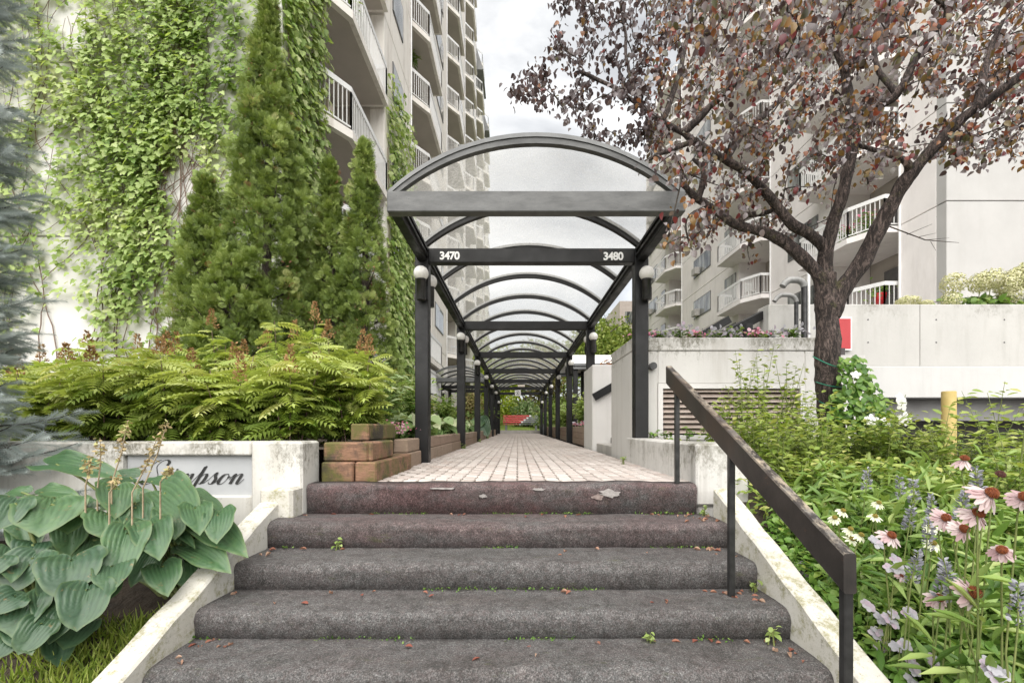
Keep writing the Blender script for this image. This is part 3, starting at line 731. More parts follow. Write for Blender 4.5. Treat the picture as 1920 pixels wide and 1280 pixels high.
def text_mesh(body, size, loc, mat, name, parent, offset=.0, shear=0, spacing=1.0):
    cu = bpy.data.curves.new(name, 'FONT'); cu.body = body; cu.size = size; cu.extrude = .0015; cu.offset = offset; cu.shear = shear; cu.space_character = spacing
    cu.materials.append(mat)
    o = bpy.data.objects.new('tmp_text', cu); COL.objects.link(o)
    dg = bpy.context.evaluated_depsgraph_get(); me = bpy.data.meshes.new_from_object(o.evaluated_get(dg))
    bpy.data.objects.remove(o); 
    o = put(name, me, parent); R = Vector(loc)
    from mathutils import Matrix
    o.matrix_basis = Matrix.Translation(R) @ Matrix.Rotation(math.pi / 2, 4, 'X')
    return o
p1 = P(824, 486, 5.422); p2 = P(1131, 487, 5.422)
text_mesh('3470', .128, p1, M['white_paint'], 'house_number', beam1, .0042, 0, .92)
text_mesh('3480', .128, p2, M['white_paint'], 'house_number', beam1, .0042, 0, .92)

# branch canopies
can2, _ = canopy('side_canopy', 'parallel arched canopy branch seen left of the walkway', -2.62, 1.28, 19.9, 26.2, [20.2, 23.4, 25.9], 1.25)
def cross_canopy():
    e_ = empty('cross_canopy', (4.5, 16.5, .3), 'white-roofed canopy branch crossing to the right behind the stair wall', 'canopy')
    y0, y1 = 15.3, 17.7; x0, x1 = 1.62, 9.5
    for y in (y0, y1 - .1):
        MB().cbox(x0, x1, y, y + .1, ZB - .02, ZT, .006).build('side_rail', M['flashing'], e_)
        MB().box(x0, x1, y - .025, y - .002, ZB + .07, ZB + .1).build('rail_trim', M['black'], e_)
    for x in (1.9, 2.45, 5.2, 8.6):
        for y in (y0 + .102, y1 - .262): MB().cbox(x, x + .15, y, y + .15, .2, ZT - .003, .006).build('post', M['black'], e_)
    R = 1.45; h = 1.2; a0 = math.asin(h / R); zc = ZT + .45 - R
    pr = [(16.5 + R * math.sin(a0 * (2 * k / 18 - 1)), zc + R * math.cos(a0 * (2 * k / 18 - 1))) for k in range(19)]
    vs = [(x, y, z) for x in (x0, x1) for y, z in pr]
    mm = plain('frosted_sheet', (.62, .62, .60), (.74, .74, .72), 2, .35, 0)
    MB().add(vs, [(k, k + 1, 19 + k + 1, 19 + k) for k in range(18)], 0, True).build('roof_sheet', mm, e_)
cross_canopy()

# ------------------------------------------------------------------ globe lamps on the posts
ORD = ['first', 'second', 'third', 'fourth', 'fifth', 'sixth', 'seventh']
def make_lamp():
    o = empty('globe_lamp', (0, 0, 0), 'x', 'lamp', 'globe lamps on the canopy posts')
    n = 14; prof = [(.087 * math.sin(math.pi * k / n) + .0005, .205 - .087 * math.cos(math.pi * k / n) - .087 + .085) for k in range(n + 1)]
    MB().lathe((0, 0, 0), prof, 24).build('globe', M['globe'], o)
    MB().lathe((0, 0, 0), [(.001, -.11), (.050, -.11), (.053, -.105), (.053, .12), (.060, .122), (.060, .135), (.03, .137)], 20).build('lamp_body', M['lamp_metal'], o)
    MB().cbox(-.025, .075, .045, .075, -.09, .06, .004).build('bracket', M['black'], o)
    return o
lamp0 = make_lamp(); used = [False]
def place_lamp(x, y, z, flip, label):
    if not used[0]: o = lamp0; used[0] = True
    else:
        o = lamp0.copy(); COL.objects.link(o)
        for ch in LAMP_PARTS:
            c = ch.copy(); COL.objects.link(c); c.parent = o
    o.location = (x, y, z); o.rotation_euler = (0, 0, math.pi if flip else 0); o['label'] = label
LAMP_PARTS = [c for c in bpy.data.objects if c.parent is lamp0]
for k, y in enumerate(POST):
    for s_, nm in ((-1, 'left'), (1, 'right')):
        x = AX + s_ * (HALF - .05) + (.01 if s_ < 0 else .035)
        z = 2.02 if k < 6 else 1.72
        place_lamp(x, y - .076, z, False, 'round white globe lamp facing the steps on the %s %s post' % (ORD[k], nm))
for k, s_, nm in ((0, -1, 'left'), (1, -1, 'left'), (1, 1, 'right'), (2, 1, 'right')):
    place_lamp(AX + s_ * (HALF - .05) + (.055 if s_ < 0 else -.03), POST[k] + .237, 2.02, True, 'white globe lamp peeking out behind the %s %s post' % (ORD[k], nm))
place_lamp(-2.62 - 1.28 + .05 + .03, 20.12, 2.02, False, 'small globe lamp on the left post of the side canopy')
place_lamp(-2.62 - 1.28 + .09, 23.32, 2.0, False, 'small globe lamp deeper inside the side canopy')

# ================================================================== buildings
# ---- tower on the left: ivy gable towards us, stacked balconies along its long side
FH = 2.88; FLOORS = [1.55 + FH * k for k in range(13)]; ROOF = FLOORS[-1] + 2.2
tower = empty('apartment_tower', (-8, 25, -1.5), 'tall pale apartment tower with stacked chamfered balconies on the left', 'building')
def in_view(z, d, m=70): return CY - F * (z - CZ) / d > -m
def panels(mat, x0, x1, y0, y1, zs, parent, name='wall_panel'):
    for a, b_ in zip(zs[:-1], zs[1:]):
        MB().cbox(x0, x1, y0, y1, a + .012, b_ - .012, .012).build(name, mat, parent)
COLS = [(-3.94, 10.0, 10.9, 13.9), (-3.52, 17.5, 18.4, 21.4), (-3.42, 26.1, 26.9, 29.7), (-3.42, 35.0, 35.8, 38.8), (-3.42, 44.2, 45.0, 48.0), (-3.42, 53.3, 54.1, 57.0)]
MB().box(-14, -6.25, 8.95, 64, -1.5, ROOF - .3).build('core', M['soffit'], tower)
panels(M['wall_ivy'], -14, -4.6, 8.9, 9.85, [-1.5, 4.15, 7.55, 11.2], tower, 'gable_panel')
segs = [(-4.08, 13.95, 17.45), (-4.05, 21.45, 26.05), (-4.05, 29.75, 34.95), (-4.05, 38.85, 44.15), (-4.05, 48.05, 53.25), (-4.05, 57.05, 63)]
for xf, a, b_ in segs:
    zs = [-1.5] + [z for z in FLOORS if in_view(z - FH, b_, 150)] ; 
    if len(zs) > 12: zs.append(ROOF)
    panels(M['tower'], -6.24, xf, a, b_, zs, tower)
    # downpipe on each corner
    MB().tube([(xf + .04, b_ - .12, zs[0]), (xf + .04, b_ - .12, zs[-1])], .035, 8).build('downpipe', M['rail_white'], tower)
    for z in zs[1:-1]:      # one window in each panel, most seen edge-on
        if b_ < 40:
            w_ = MB().box(xf + .0005, xf + .035, a + .9, b_ - 1.3, z + .95, z + 2.15).build('window', M['frame'], tower)
            MB().box(xf + .0355, xf + .04, a + .96, b_ - 1.36, z + 1.0, z + 2.1).build('pane', M['glass'], w_)
def railing(mb, pts, z, step=.115, h=1.06, top=.13, r=.010):
    for (xa, ya), (xb, yb) in zip(pts[:-1], pts[1:]):
        ln = math.hypot(xb - xa, yb - ya)
        mb.beam((xa, ya, z + h - top / 2), (xb, yb, z + h - top / 2), .035, top)
        mb.beam((xa, ya, z + .09), (xb, yb, z + .09), .03, .035)
        n = max(2, int(ln / step))
        for i in range(n + 1):
            x = xa + (xb - xa) * i / n; y = ya + (yb - ya) * i / n
            rr = r * (1.9 if i in (0, n) else 1)
            mb.box(x - rr, x + rr, y - rr, y + rr, z + (.0 if i in (0, n) else .1), z + h - top)
    return mb
for ci, (xb, dn, dc, df) in enumerate(COLS):
    zs = [z for z in FLOORS if in_view(z, df)]
    if ci == 1: zs = [3.05 if abs(z - FLOORS[1]) < .1 else z for z in zs]
    xf = xb - .62
    for z in zs:
        poly = [(-6.24, dn), (xf, dn), (xb, dc), (xb, df), (-6.24, df)]
        sl = MB().prism(poly, z, z + .20, 0).build('balcony', M['tower'], tower)
        ins = [(-6.23, dn + .12), (xf - .06, dn + .12), (xb - .13, dc + .08), (xb - .13, df - .1), (-6.23, df - .1)]
        MB().prism(ins, z - .012, z - .001).build('soffit', M['soffit'], sl)  # thin underside sheet carrying the painted shade tone
        rl = [(xf + .0, dn + .03), (xb - .05, dc + .02), (xb - .05, df - .04), (xf - .3, df - .04)]
        railing(MB(), rl, z + .20, .115 if ci < 3 else .2).build('railing', M['rail_white'], sl)
        if ci < 4:
            w_ = MB().box(-6.245, -6.19, dn + .5, df - .6, z + .25, z + 2.35).build('window', M['frame'], tower)
            MB().box(-6.189, -6.183, dn + .58, (dn + df) / 2 - .05, z + .32, z + 2.28).box(-6.189, -6.183, (dn + df) / 2 + .05, df - .68, z + .32, z + 2.28).build('pane', M['glass_dark'], w_)
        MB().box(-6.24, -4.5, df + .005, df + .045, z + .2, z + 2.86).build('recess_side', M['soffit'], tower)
        if ci > 0: continue
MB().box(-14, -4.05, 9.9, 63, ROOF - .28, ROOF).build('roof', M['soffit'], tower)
for a in (44.2, 53.3):   # sloping roof caps over the last balcony bays
    MB().add([(-6, a, ROOF - 3.2), (-3.3, a, ROOF - 3.2), (-4.3, a, ROOF), (-6, a, ROOF), (-6, a + 4, ROOF - 3.2), (-3.3, a + 4, ROOF - 3.2), (-4.3, a + 4, ROOF), (-6, a + 4, ROOF)],
             [(0, 1, 2, 3), (7, 6, 5, 4), (1, 5, 6, 2), (2, 6, 7, 3), (0, 4, 5, 1)]).build('roof_cap', M['flashing'], tower)
# outdoor air conditioner on the lowest visible balcony
ac = empty('air_conditioner', (-4.9, 10.75, 7.52), 'beige air conditioner standing on the balcony beside the ivy', 'air conditioner')
MB().cbox(-5.35, -4.45, 10.75, 11.1, 7.53, 8.2, .02).build('case', plain('aircon_beige', (.42, .36, .28), (.5, .43, .34), 5, .6, 0), ac)
MB().lathe((0, 0, 0), [(.24, 0), (.24, .02), (.02, .02)], 20).build('fan_grille', M['frame'], ac).matrix_basis = __import__('mathutils').Matrix.Translation((-5.0, 10.745, 7.87)) @ __import__('mathutils').Matrix.Rotation(math.pi / 2, 4, 'X')

# ---- block on the right: long side towards the walkway, blank end towards us
RX = 12.5; GR = [7.0 + 2.85 * k for k in range(-3, 9)]
blk = empty('apartment_block', (18, 28, -1.5), 'pale mid-rise apartment block with balconies and windows on the right', 'building')
BAYS = [(14.9, 18.1), (22.5, 25.7), (34.6, 37.6)]
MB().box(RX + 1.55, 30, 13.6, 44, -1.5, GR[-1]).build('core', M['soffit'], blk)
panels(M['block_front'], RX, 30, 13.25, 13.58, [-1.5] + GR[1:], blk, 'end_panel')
ends = [13.585] + [v for b_ in BAYS for v in b_] + [44]
for a, b_ in zip(ends[0::2], ends[1::2]):
    panels(M['block'], RX + .002, RX + 1.54, a, b_, [-1.5] + GR[1:], blk)
    MB().tube([(RX - .03, b_ - .06, -1.5), (RX - .03, b_ - .06, GR[-1])], .04, 8).build('downpipe', M['rail_white'], blk)
MB().box(RX + .001, 30, 13.27, 13.59, GR[3] - .32, GR[3] - .31).build('groove', M['frame_light'], blk)
def rwindow(y0, y1, z0, z1, aircon=True, lights=3):
    w_ = MB().box(RX - .03, RX + .0005, y0, y1, z0, z1).build('window', M['frame'], blk)
    for k in range(lights):
        a = y0 + .05 + (y1 - y0 - .05) * k / lights; b_ = y0 + (y1 - y0 - .05) * (k + 1) / lights
        MB().box(RX - .037, RX - .0305, a, b_, z0 + .06, z1 - .06).build('pane', M['glass'], w_)
    if aircon:
        ym = y0 + (y1 - y0) * .62
        MB().cbox(RX - .36, RX - .038, ym - .02, ym + .62, z0 + .05, z0 + .5, .01).build('window_aircon', M['aircon'], w_)
for z in GR[1:-1]:
    if not in_view(z, 44, 40): continue
    rwindow(29.4, 32.2, z + 1.0, z + 2.25)
    rwindow(40.6, 43.2, z + 1.0, z + 2.25)
    rwindow(38.4, 39.5, z + 1.0, z + 2.2, False, 2)
    if in_view(z, 27): rwindow(26.0, 27.4, z + .75, z + 2.25, False, 2)
    if in_view(z, 20): rwindow(18.9, 21.0, z + 1.0, z + 2.25, False)
for ci, (a, b_) in enumerate(BAYS):
    for z in [g - .2 for g in GR[1:-1]]:
        if not in_view(z, b_): continue
        xo = RX - 1.0
        poly = [(RX + 1.5, a), (xo + .55, a), (xo, a + 1.0), (xo, b_ + .55), (RX - .003, b_ + .75), (RX - .003, b_ + .003), (RX + 1.5, b_)]
        poly = poly[::-1]
        sl = MB().prism(poly, z, z + .2).build('balcony', M['block'], blk)
        rl = [(RX + .03, a + .05), (xo + .56, a + .05), (xo + .05, a + 1.0), (xo + .05, b_ + .5), (RX - .05, b_ + .68)]
        railing(MB(), rl, z + .2, .12 if ci < 2 else .2).build('railing', M['rail_white'], sl)
        w_ = MB().box(RX + 1.44, RX + 1.55, a + .35, b_ - .8, z + .22, z + 2.35).build('window', M['frame'], blk)
        MB().box(RX + 1.43, RX + 1.438, a + .45, (a + b_) / 2 - .25, z + .3, z + 2.2).build('pane', M['glass'], w_)
# far building glimpsed past the canopy
fb = empty('brick_house', (16, 66, 0), 'distant brownish building just left of the pale block', 'building')
MB().box(13.5, 40, 60, 75, 0, 17).build('wall', plain('far_brick', (.42, .35, .32), (.52, .46, .43), 3, .9, 0), fb)
for k in range(5):
    for j in range(5): MB().box(14.2 + 1.7 * j, 15.2 + 1.7 * j, 59.96, 59.999, 2 + 3 * k, 3.6 + 3 * k).build('window', M['glass'], fb)

# ================================================================== garage entry on the right
gp = empty('garage_parapet', (9, 9.1, 1.0), 'wide white concrete parapet over the dark garage entrance', 'wall')
for q in range(4): MB().cbox(4.98 + 3.01 * q, 7.98 + 3.01 * q, 9.02, 9.45, 1.63, 2.852, .010).build('upper_wall', M['parapet'], gp)
for q in range(8):
    for zz in (2.1, 2.55): MB().lathe((0, 0, 0), [(.016, 0), (.016, .004), (.001, .004)], 10).build('tie_hole', M['frame'], gp).matrix_basis = __import__('mathutils').Matrix.Translation((5.6 + 1.35 * q, 9.019, zz)) @ __import__('mathutils').Matrix.Rotation(math.pi / 2, 4, 'X')
MB().cbox(4.98, 17, 9.0, 9.45, 1.0, 1.627, .012).build('lower_band', M['parapet_low'], gp)
MB().box(4.98, 17, 9.455, 13.2, 2.5, 2.72).build('terrace_slab', M['concrete'], gp)
MB().cbox(4.98, 17, 9.46, 9.9, .55, .995, .01).build('lintel', plain('grey_lintel', (.24, .235, .23), (.34, .335, .33), 2, .8, .2, 30), gp)
MB().cbox(4.98, 17, 10.6, 10.9, .2, .62, .01).build('inner_beam', plain('dark_beam', (.14, .13, .13), (.2, .19, .185), 2, .8, .2, 30), gp)
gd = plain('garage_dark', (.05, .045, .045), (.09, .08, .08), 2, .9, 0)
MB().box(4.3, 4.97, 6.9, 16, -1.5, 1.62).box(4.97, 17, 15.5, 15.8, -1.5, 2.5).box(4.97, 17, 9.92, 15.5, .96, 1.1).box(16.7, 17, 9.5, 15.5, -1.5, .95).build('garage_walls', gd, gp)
MB().box(3.801, 4.97, 6.5, 9.0, -1.5, 1.45).build('side_wall', M['planter_wall'], gp)
MB().cbox(7.6, 9.6, 10.2, 10.45, .50, .56, .01).build('cable_tray', M['frame'], gp)
# vent pipes with hooked tops
def vent_pipe(px, ytop, d, r, label, hook=True, hl=1):
    b0 = P(px, 642, d); t0 = P(px, ytop, d)
    o = empty('vent_pipe', (b0.x, d, 1.4), label, 'pipe', 'vent pipes above the louvred wall')
    if hook:
        pts = [(b0.x, d, 1.3), (b0.x, d, t0.z - .12)]
        MB().tube(pts, r, 12).build('pipe', M['lamp_metal'], o)
        arc = [(b0.x - .16 * hl * (1 - math.cos(a)), d, t0.z - .12 + .13 * math.sin(a)) for a in [math.pi / 2 * k / 6 for k in range(7)]]
        arc += [(arc[-1][0] - .12 * hl, d, arc[-1][2] + .0), (arc[-1][0] - .2 * hl, d, arc[-1][2] - .05), (arc[-1][0] - .25 * hl, d, arc[-1][2] - .12)]
        MB().tube(arc, r * 1.12, 12).build('elbow', plain('zinc_' + str(px), (.16, .16, .155), (.26, .26, .25), 6, .5, 0), o)
    else: MB().tube([(b0.x, d, 1.3), (b0.x, d, t0.z)], r, 12).build('pipe', M['rail_white'], o)
vent_pipe(1508, 526, 8.6, .055, 'taller hooked vent pipe left of the plum trunk')
vent_pipe(1493, 554, 8.5, .036, 'shorter hooked vent pipe left of the plum trunk')
vent_pipe(1516, 490, 8.7, .028, 'thin straight pipe behind the hooked vent pipes', False)
# black sloping canopy rail behind the planter
sr = empty('stair_rail', (5.2, 9.5, 1.0), 'black sloping stair rail above the planter flowers', 'handrail')
a, b_ = P(1360, 626, 8.75), P(1442, 584, 9.4); MB().beam(a, b_, .12, .16).build('rail', M['black'], sr)
a = P(1403, 604, 9.0); MB().cbox(a.x - .07, a.x + .07, 8.95, 9.09, 1.0, a.z - .03, .006).build('post', M['black'], sr)
# red sign on the parapet
c0, c1 = P(1540, 595, 8.99), P(1596, 657, 8.99)
sg = tag(MB().cbox(c0.x, c1.x, 8.965, 8.995, c1.z, c0.z, .004).build('red_sign', M['white_paint']), 'red sign with white border on the parapet behind the plum trunk', 'sign')
MB().box(c0.x + .03, c1.x - .03, 8.96, 8.9645, c1.z + .03, c0.z - .03).build('red_face', plain('sign_red', (.40, .035, .04), (.46, .05, .055), 4, .45, 0), sg)
pc = P(1779, 733, 6.6)
tag(MB().lathe((pc.x, 6.6, 0), [(.001, pc.z), (.078, pc.z - .002), (.085, pc.z - .012), (.088, -1.5)], 20).build('yellow_bollard', plain('bollard_yellow', (.40, .30, .095), (.47, .365, .14), 9, .7, .3, 40)), 'tall yellow steel bollard in front of the garage entrance', 'bollard')

# ================================================================== handrail
hr = empty('handrail', (1.21, 2.6, -.9), 'worn black wooden handrail on steel posts at the right of the steps', 'handrail')
HA, HB = Vector((1.21, 1.655, -.036)), Vector((1.21, 3.63, .912)); ht = (HB - HA).normalized(); hn = Vector((0, -ht.z, ht.y))
mb = MB(); vs = []; fs = []; nseg = 24; tk = .024; hh = .132; b = .006
prof = [(-tk + b, 0), (tk - b, 0), (tk, -b), (tk, -hh + b), (tk - b, -hh), (-tk + b, -hh), (-tk, -hh + b), (-tk, -b)]
for i in range(nseg + 1):
    c = HA + (HB - HA) * (i / nseg)
    for k, (x, q) in enumerate(prof):
        j = .0025 * mnoise.noise(Vector((i * .9, k * 1.7, 3)))
        # ends are cut plumb, as in the photo
        vs.append((c.x + x + j, c.y, c.z + q / ht.y + j))
n = len(prof)
for i in range(nseg):
    for k in range(n): fs.append((i * n + k, i * n + (k + 1) % n, (i + 1) * n + (k + 1) % n, (i + 1) * n + k))
mb.add(vs, fs); mb.add(vs[:n], [tuple(range(n))[::-1]]); mb.add(vs[-n:], [tuple(range(n))]); mb.build('rail_board', M['handrail'], hr)
def rail_z(y): return HA.z + (y - HA.y) * (HB.z - HA.z) / (HB.y - HA.y)
for y, zb in ((1.675, -.83), (2.575, -.54), (3.45, -.005)):
    MB().cbox(1.193, 1.227, y - .017, y + .017, zb, rail_z(y) - .135, .004).build('post', M['lamp_metal'], hr)

# ================================================================== bench, pots, signs at the far end
bn = empty('park_bench', (.0, 30.9, .16), 'red and grey slatted park bench with white diagonal stripe at path end', 'bench')
red = plain('bench_red', (.52, .07, .075), (.60, .10, .10), 6, .5, 0); gry = plain('bench_grey', (.17, .175, .18), (.24, .245, .25), 6, .5, 0); wht = M['white_paint']
bx0, bx1 = (943 - CX) * 30.9 / F, (1011 - CX) * 30.9 / F
def slat(z0, z1, y0, y1, cut):
    xa = bx0 + (bx1 - bx0) * cut; xb = xa + .13
    o = MB().cbox(bx0, xa - .001, y0, y1, z0, z1, .006).build('slat', red, bn)
    MB().cbox(xa, xb, y0, y1, z0, z1, .006).build('white_stripe', wht, o); MB().cbox(xb + .001, bx1, y0, y1, z0, z1, .006).build('grey_half', gry, o)
for k in range(4): slat(.70 + .14 * k, .805 + .14 * k, 31.12 + .03 * k, 31.16 + .03 * k, .50 + .075 * k)
for k in range(3): slat(.57, .61, 30.72 + .13 * k, 30.83 + .13 * k, .44 + .03 * k)
for x in (bx0 + .22, bx1 - .22):
    MB().cbox(x - .08, x + .08, 30.78, 31.08, .14, .565, .01).build('leg', gry, bn)
    MB().beam((x, 31.12, .15), (x, 31.29, 1.22), .07, .05).build('back_support', gry, bn)
def pot(px, d, label, h=.42, w=.42):
    c = P(px, 806, d); o = empty('plant_pot', (c.x, d, .0), label, 'plant pot')
    MB().add([(c.x + sx * w * k, d + sy * w * k, z) for z, k in ((-.01, .4), (h, .5)) for sx, sy in ((-1, -1), (1, -1), (1, 1), (-1, 1))] + [(c.x + sx * w * .45, d + sy * w * .45, z) for z in (h, h - .04) for sx, sy in ((-1, -1), (1, -1), (1, 1), (-1, 1))],
             [(0, 1, 5, 4), (1, 2, 6, 5), (2, 3, 7, 6), (3, 0, 4, 7), (4, 5, 9, 8), (5, 6, 10, 9), (6, 7, 11, 10), (7, 4, 8, 11), (8, 9, 13, 12), (9, 10, 14, 13), (10, 11, 15, 14), (11, 8, 12, 15), (12, 13, 14, 15)]).build('pot', gry, o)
    return o, c
pot_r, pot_rc = pot(1017, 29.2, 'square grey planter pot right of the bench', .62, .42)
pot_l, pot_lc = pot(928, 28.6, 'square grey planter pot left of the bench', .55, .42)
# prohibition sign hanging from the last beam
c = P(971, 736.5, 27.80)
ps = tag(MB().cbox(c.x - .18, c.x + .18, 27.79, 27.81, c.z - .18, c.z + .18, .003).build('prohibition_sign', M['white_paint']), 'small square white no-dogs style sign with black ring under last beam', 'sign')
ring = MB(); n = 28
for k in range(n):
    a0, a1 = 2 * math.pi * k / n, 2 * math.pi * (k + 1) / n
    ring.add([(c.x + r_ * math.cos(a), 27.7875, c.z + r_ * math.sin(a)) for a in (a0, a1) for r_ in (.105, .128)], [(0, 1, 3, 2)])
ring.beam((c.x - .08, 27.786, c.z + .08), (c.x + .08, 27.786, c.z - .08), .002, .02)
ring.build('ring', gry, ps)
MB().beam((c.x + .03, 27.785, c.z + .09), (c.x - .02, 27.785, c.z - .02), .003, .03).beam((c.x - .02, 27.785, c.z - .02), (c.x - .05, 27.785, c.z - .09), .003, .022).beam((c.x - .01, 27.785, c.z - .02), (c.x + .04, 27.785, c.z - .09), .003, .022).beam((c.x - .06, 27.785, c.z + .02), (c.x + .06, 27.785, c.z + .03), .003, .02).build('symbol', ink_m, ps)
c = P(977.5, 723, 24.12)
tag(MB().cbox(c.x - .19, c.x + .19, 24.098, 24.118, c.z - .055, c.z + .055, .003).build('name_plate', plain('plate_cream', (.62, .56, .48), (.7, .63, .55), 9, .6, 0)), 'small cream plate fixed to the far cross beam above the bench', 'sign')

# a few things people keep on the balconies
def garden_chair(label, x, y, z, rot=0):
    o = empty('garden_chair', (x, y, z), label, 'chair'); wp_ = plain('chair_plastic_%d' % int(y * 10), (.55, .55, .53), (.62, .62, .6), 8, .5, 0)
    MB().cbox(x - .22, x + .22, y - .22, y + .22, z + .40, z + .44, .01).build('seat', wp_, o)
    for k in range(5): MB().cbox(x - .20 + .085 * k, x - .15 + .085 * k, y + .20, y + .23, z + .44, z + .88, .004).build('back_slat', wp_, o)
    MB().cbox(x - .22, x + .22, y + .195, y + .235, z + .88, z + .94, .005).build('back_rail', wp_, o)
    for sx in (-.19, .19):
        for sy in (-.19, .19): MB().cbox(x + sx - .02, x + sx + .02, y + sy - .02, y + sy + .02, z, z + .40, .003).build('leg', wp_, o)
garden_chair('white garden chair on the block balcony left of the vent pipes', 12.1, 23.6, 7.0)
garden_chair('white garden chair on the upper block balcony behind the plum crown', 12.2, 24.0, 9.85)
garden_chair('white garden chair on the far block balcony', 12.2, 35.6, 9.85)

# ================================================================== vegetation
G = {}
G['ivy'] = foliage('creeper_leaf', [(0, (.15, .25, .05)), (.3, (.28, .39, .11)), (.65, (.41, .51, .19)), (.9, (.50, .58, .27)), (1, (.56, .60, .33))], .5, .45)
G['ivy_dark'] = foliage('creeper_leaf_deep', [(0, (.05, .12, .018)), (.5, (.10, .20, .03)), (1, (.24, .33, .08))], .42, .3)
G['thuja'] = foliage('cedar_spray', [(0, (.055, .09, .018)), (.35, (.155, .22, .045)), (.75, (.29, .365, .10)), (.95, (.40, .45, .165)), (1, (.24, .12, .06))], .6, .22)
G['cone'] = foliage('cedar_cone', [(0, (.20, .10, .06)), (1, (.32, .17, .10))], .8, .05)
G['sorb'] = foliage('spirea_leaf', [(0, (.15, .25, .04)), (.35, (.32, .42, .09)), (.7, (.48, .55, .17)), (1, (.60, .62, .28))], .5, .42)
G['plume'] = foliage('spirea_plume', [(0, (.20, .10, .045)), (.5, (.32, .18, .08)), (1, (.42, .27, .13))], .9, .1)
G['spruce'] = foliage('blue_spruce_needle', [(0, (.22, .265, .255)), (.5, (.38, .43, .42)), (1, (.56, .61, .60))], .6, .3, .4, (1, 1, 1))
G['plum'] = foliage('plum_leaf', [(0, (.05, .034, .036)), (.16, (.10, .075, .080)), (.30, (.21, .185, .195)), (.52, (.30, .275, .285)), (.66, (.09, .10, .05)), (.74, (.20, .15, .05)), (.82, (.32, .17, .055)), (.90, (.28, .10, .05)), (.96, (.22, .045, .045)), (1, (.13, .035, .045))], .36, .34, .6, (1.0, .66, .5))  # grey-mauve stops put the glossy sheen of the leaves into the colour
G['rose'] = foliage('rose_leaf', [(0, (.10, .17, .03)), (.4, (.22, .31, .06)), (.75, (.35, .42, .11)), (1, (.46, .46, .16))], .45, .38)
G['bed'] = foliage('bed_leaf', [(0, (.07, .15, .03)), (.4, (.16, .27, .06)), (.8, (.28, .39, .11)), (1, (.40, .47, .18))], .4, .34)
G['glossy'] = foliage('impatiens_leaf', [(0, (.06, .14, .025)), (.5, (.13, .25, .045)), (1, (.24, .35, .09))], .4, .32)
G['hosta_far'] = foliage('variegated_leaf', [(0, (.12, .22, .06)), (.5, (.25, .36, .15)), (1, (.50, .54, .35))], .45, .3)
G['hydra'] = foliage('hydrangea_floret', [(0, (.40, .41, .20)), (.5, (.54, .53, .31)), (1, (.64, .61, .43))], .7, .25, .2, (1, 1, .8))
G['pink'] = foliage('pink_petal', [(0, (.55, .16, .26)), (.5, (.70, .30, .40)), (1, (.75, .55, .62))], .6, .3, .2, (1, .9, .9))
G['pale'] = foliage('pale_petal', [(0, (.36, .355, .39)), (.6, (.47, .46, .50)), (1, (.44, .34, .42))], .6, .3, .2, (1, 1, 1))
G['salvia'] = foliage('salvia_floret', [(0, (.20, .20, .24)), (.5, (.30, .30, .35)), (1, (.42, .42, .46))], .7, .2, .2, (1, 1, 1))
G['grass'] = foliage('grass_blade', [(0, (.15, .23, .03)), (.5, (.28, .37, .06)), (1, (.42, .47, .13))], .55, .35)
G['tree_far'] = foliage('far_leaf', [(0, (.12, .19, .03)), (.5, (.27, .36, .07)), (1, (.42, .48, .13))], .5, .38)
G['tree_lime'] = foliage('lime_leaf', [(0, (.25, .36, .02)), (.5, (.42, .52, .05)), (1, (.55, .60, .10))], .5, .42)
G['tree_brown'] = foliage('dry_leaf', [(0, (.22, .17, .07)), (.5, (.35, .29, .13)), (1, (.30, .34, .12))], .6, .3)
G['fallen'] = foliage('fallen_leaf', [(0, (.21, .07, .05)), (.5, (.30, .15, .10)), (1, (.40, .27, .20))], .7, .15, .3, (1, .7, .5))

def pts_array(l): return np.array([tuple(p) for p in l], float)
def leaves_obj(name, tmpl, pos, axis, normal, scale, mat, parent, rnd=None):
    return put(name, scatter_mesh(name, tmpl[0], tmpl[1], pos, axis, normal, scale, mat, rnd), parent)
def vnoise(p, s): return mnoise.noise(Vector((p[0] * s, p[1] * s, (p[2] if len(p) > 2 else 0) * s)))

# ------------------------------------------------------------------ creeper on the gable and along the tower
def poly_in(x, y, poly):
    c = False; j = len(poly) - 1
    for i in range(len(poly)):
        xi, yi = poly[i]; xj, yj = poly[j]
        if (yi > y) != (yj > y) and x < (xj - xi) * (y - yi) / (yj - yi) + xi: c = not c
        j = i
    return c
gable = empty('wall_creeper', (-8, 8.8, .3), 'green creeper covering the blank white gable wall behind the cedars', 'climbing plant')
# stems climb from the soil and branch; leaves follow the stems and fill the dense upper part
stem_mb = MB(); anchors = []
WX0, WX1, WZT = -11.2, -4.60, 10.0
def climb(x, z, ang, ln, r, depth):
    pts = [(x, 8.87, z)]; 
    n = max(3, int(ln / .22))
    for k in range(n):
        ang += random.gauss(0, .12) - ang * .08
        x += .22 * math.sin(ang); z += .22 * math.cos(ang)
        if not (WX0 < x < WX1) or z > WZT: break
        pts.append((x, 8.865 + random.uniform(-.015, .01), z)); anchors.append((x, z))
        if depth < 2 and random.random() < (.09 if z > 1.6 else .03): climb(x, z, ang + random.choice((-1, 1)) * random.uniform(.35, .9), ln * random.uniform(.25, .6), r * .7, depth + 1)
    if len(pts) > 2: stem_mb.tube(pts, [r * (1 - .5 * i / len(pts)) for i in range(len(pts))], 5, 0, False)
for k in range(24):
    x = WX0 + (WX1 - WX0) * (k + random.random()) / 24
    climb(x, .22, random.uniform(-.25, .25), random.uniform(6, 11), .012, 0)
stem_mb.build('stems', M['vine_stem'], gable)
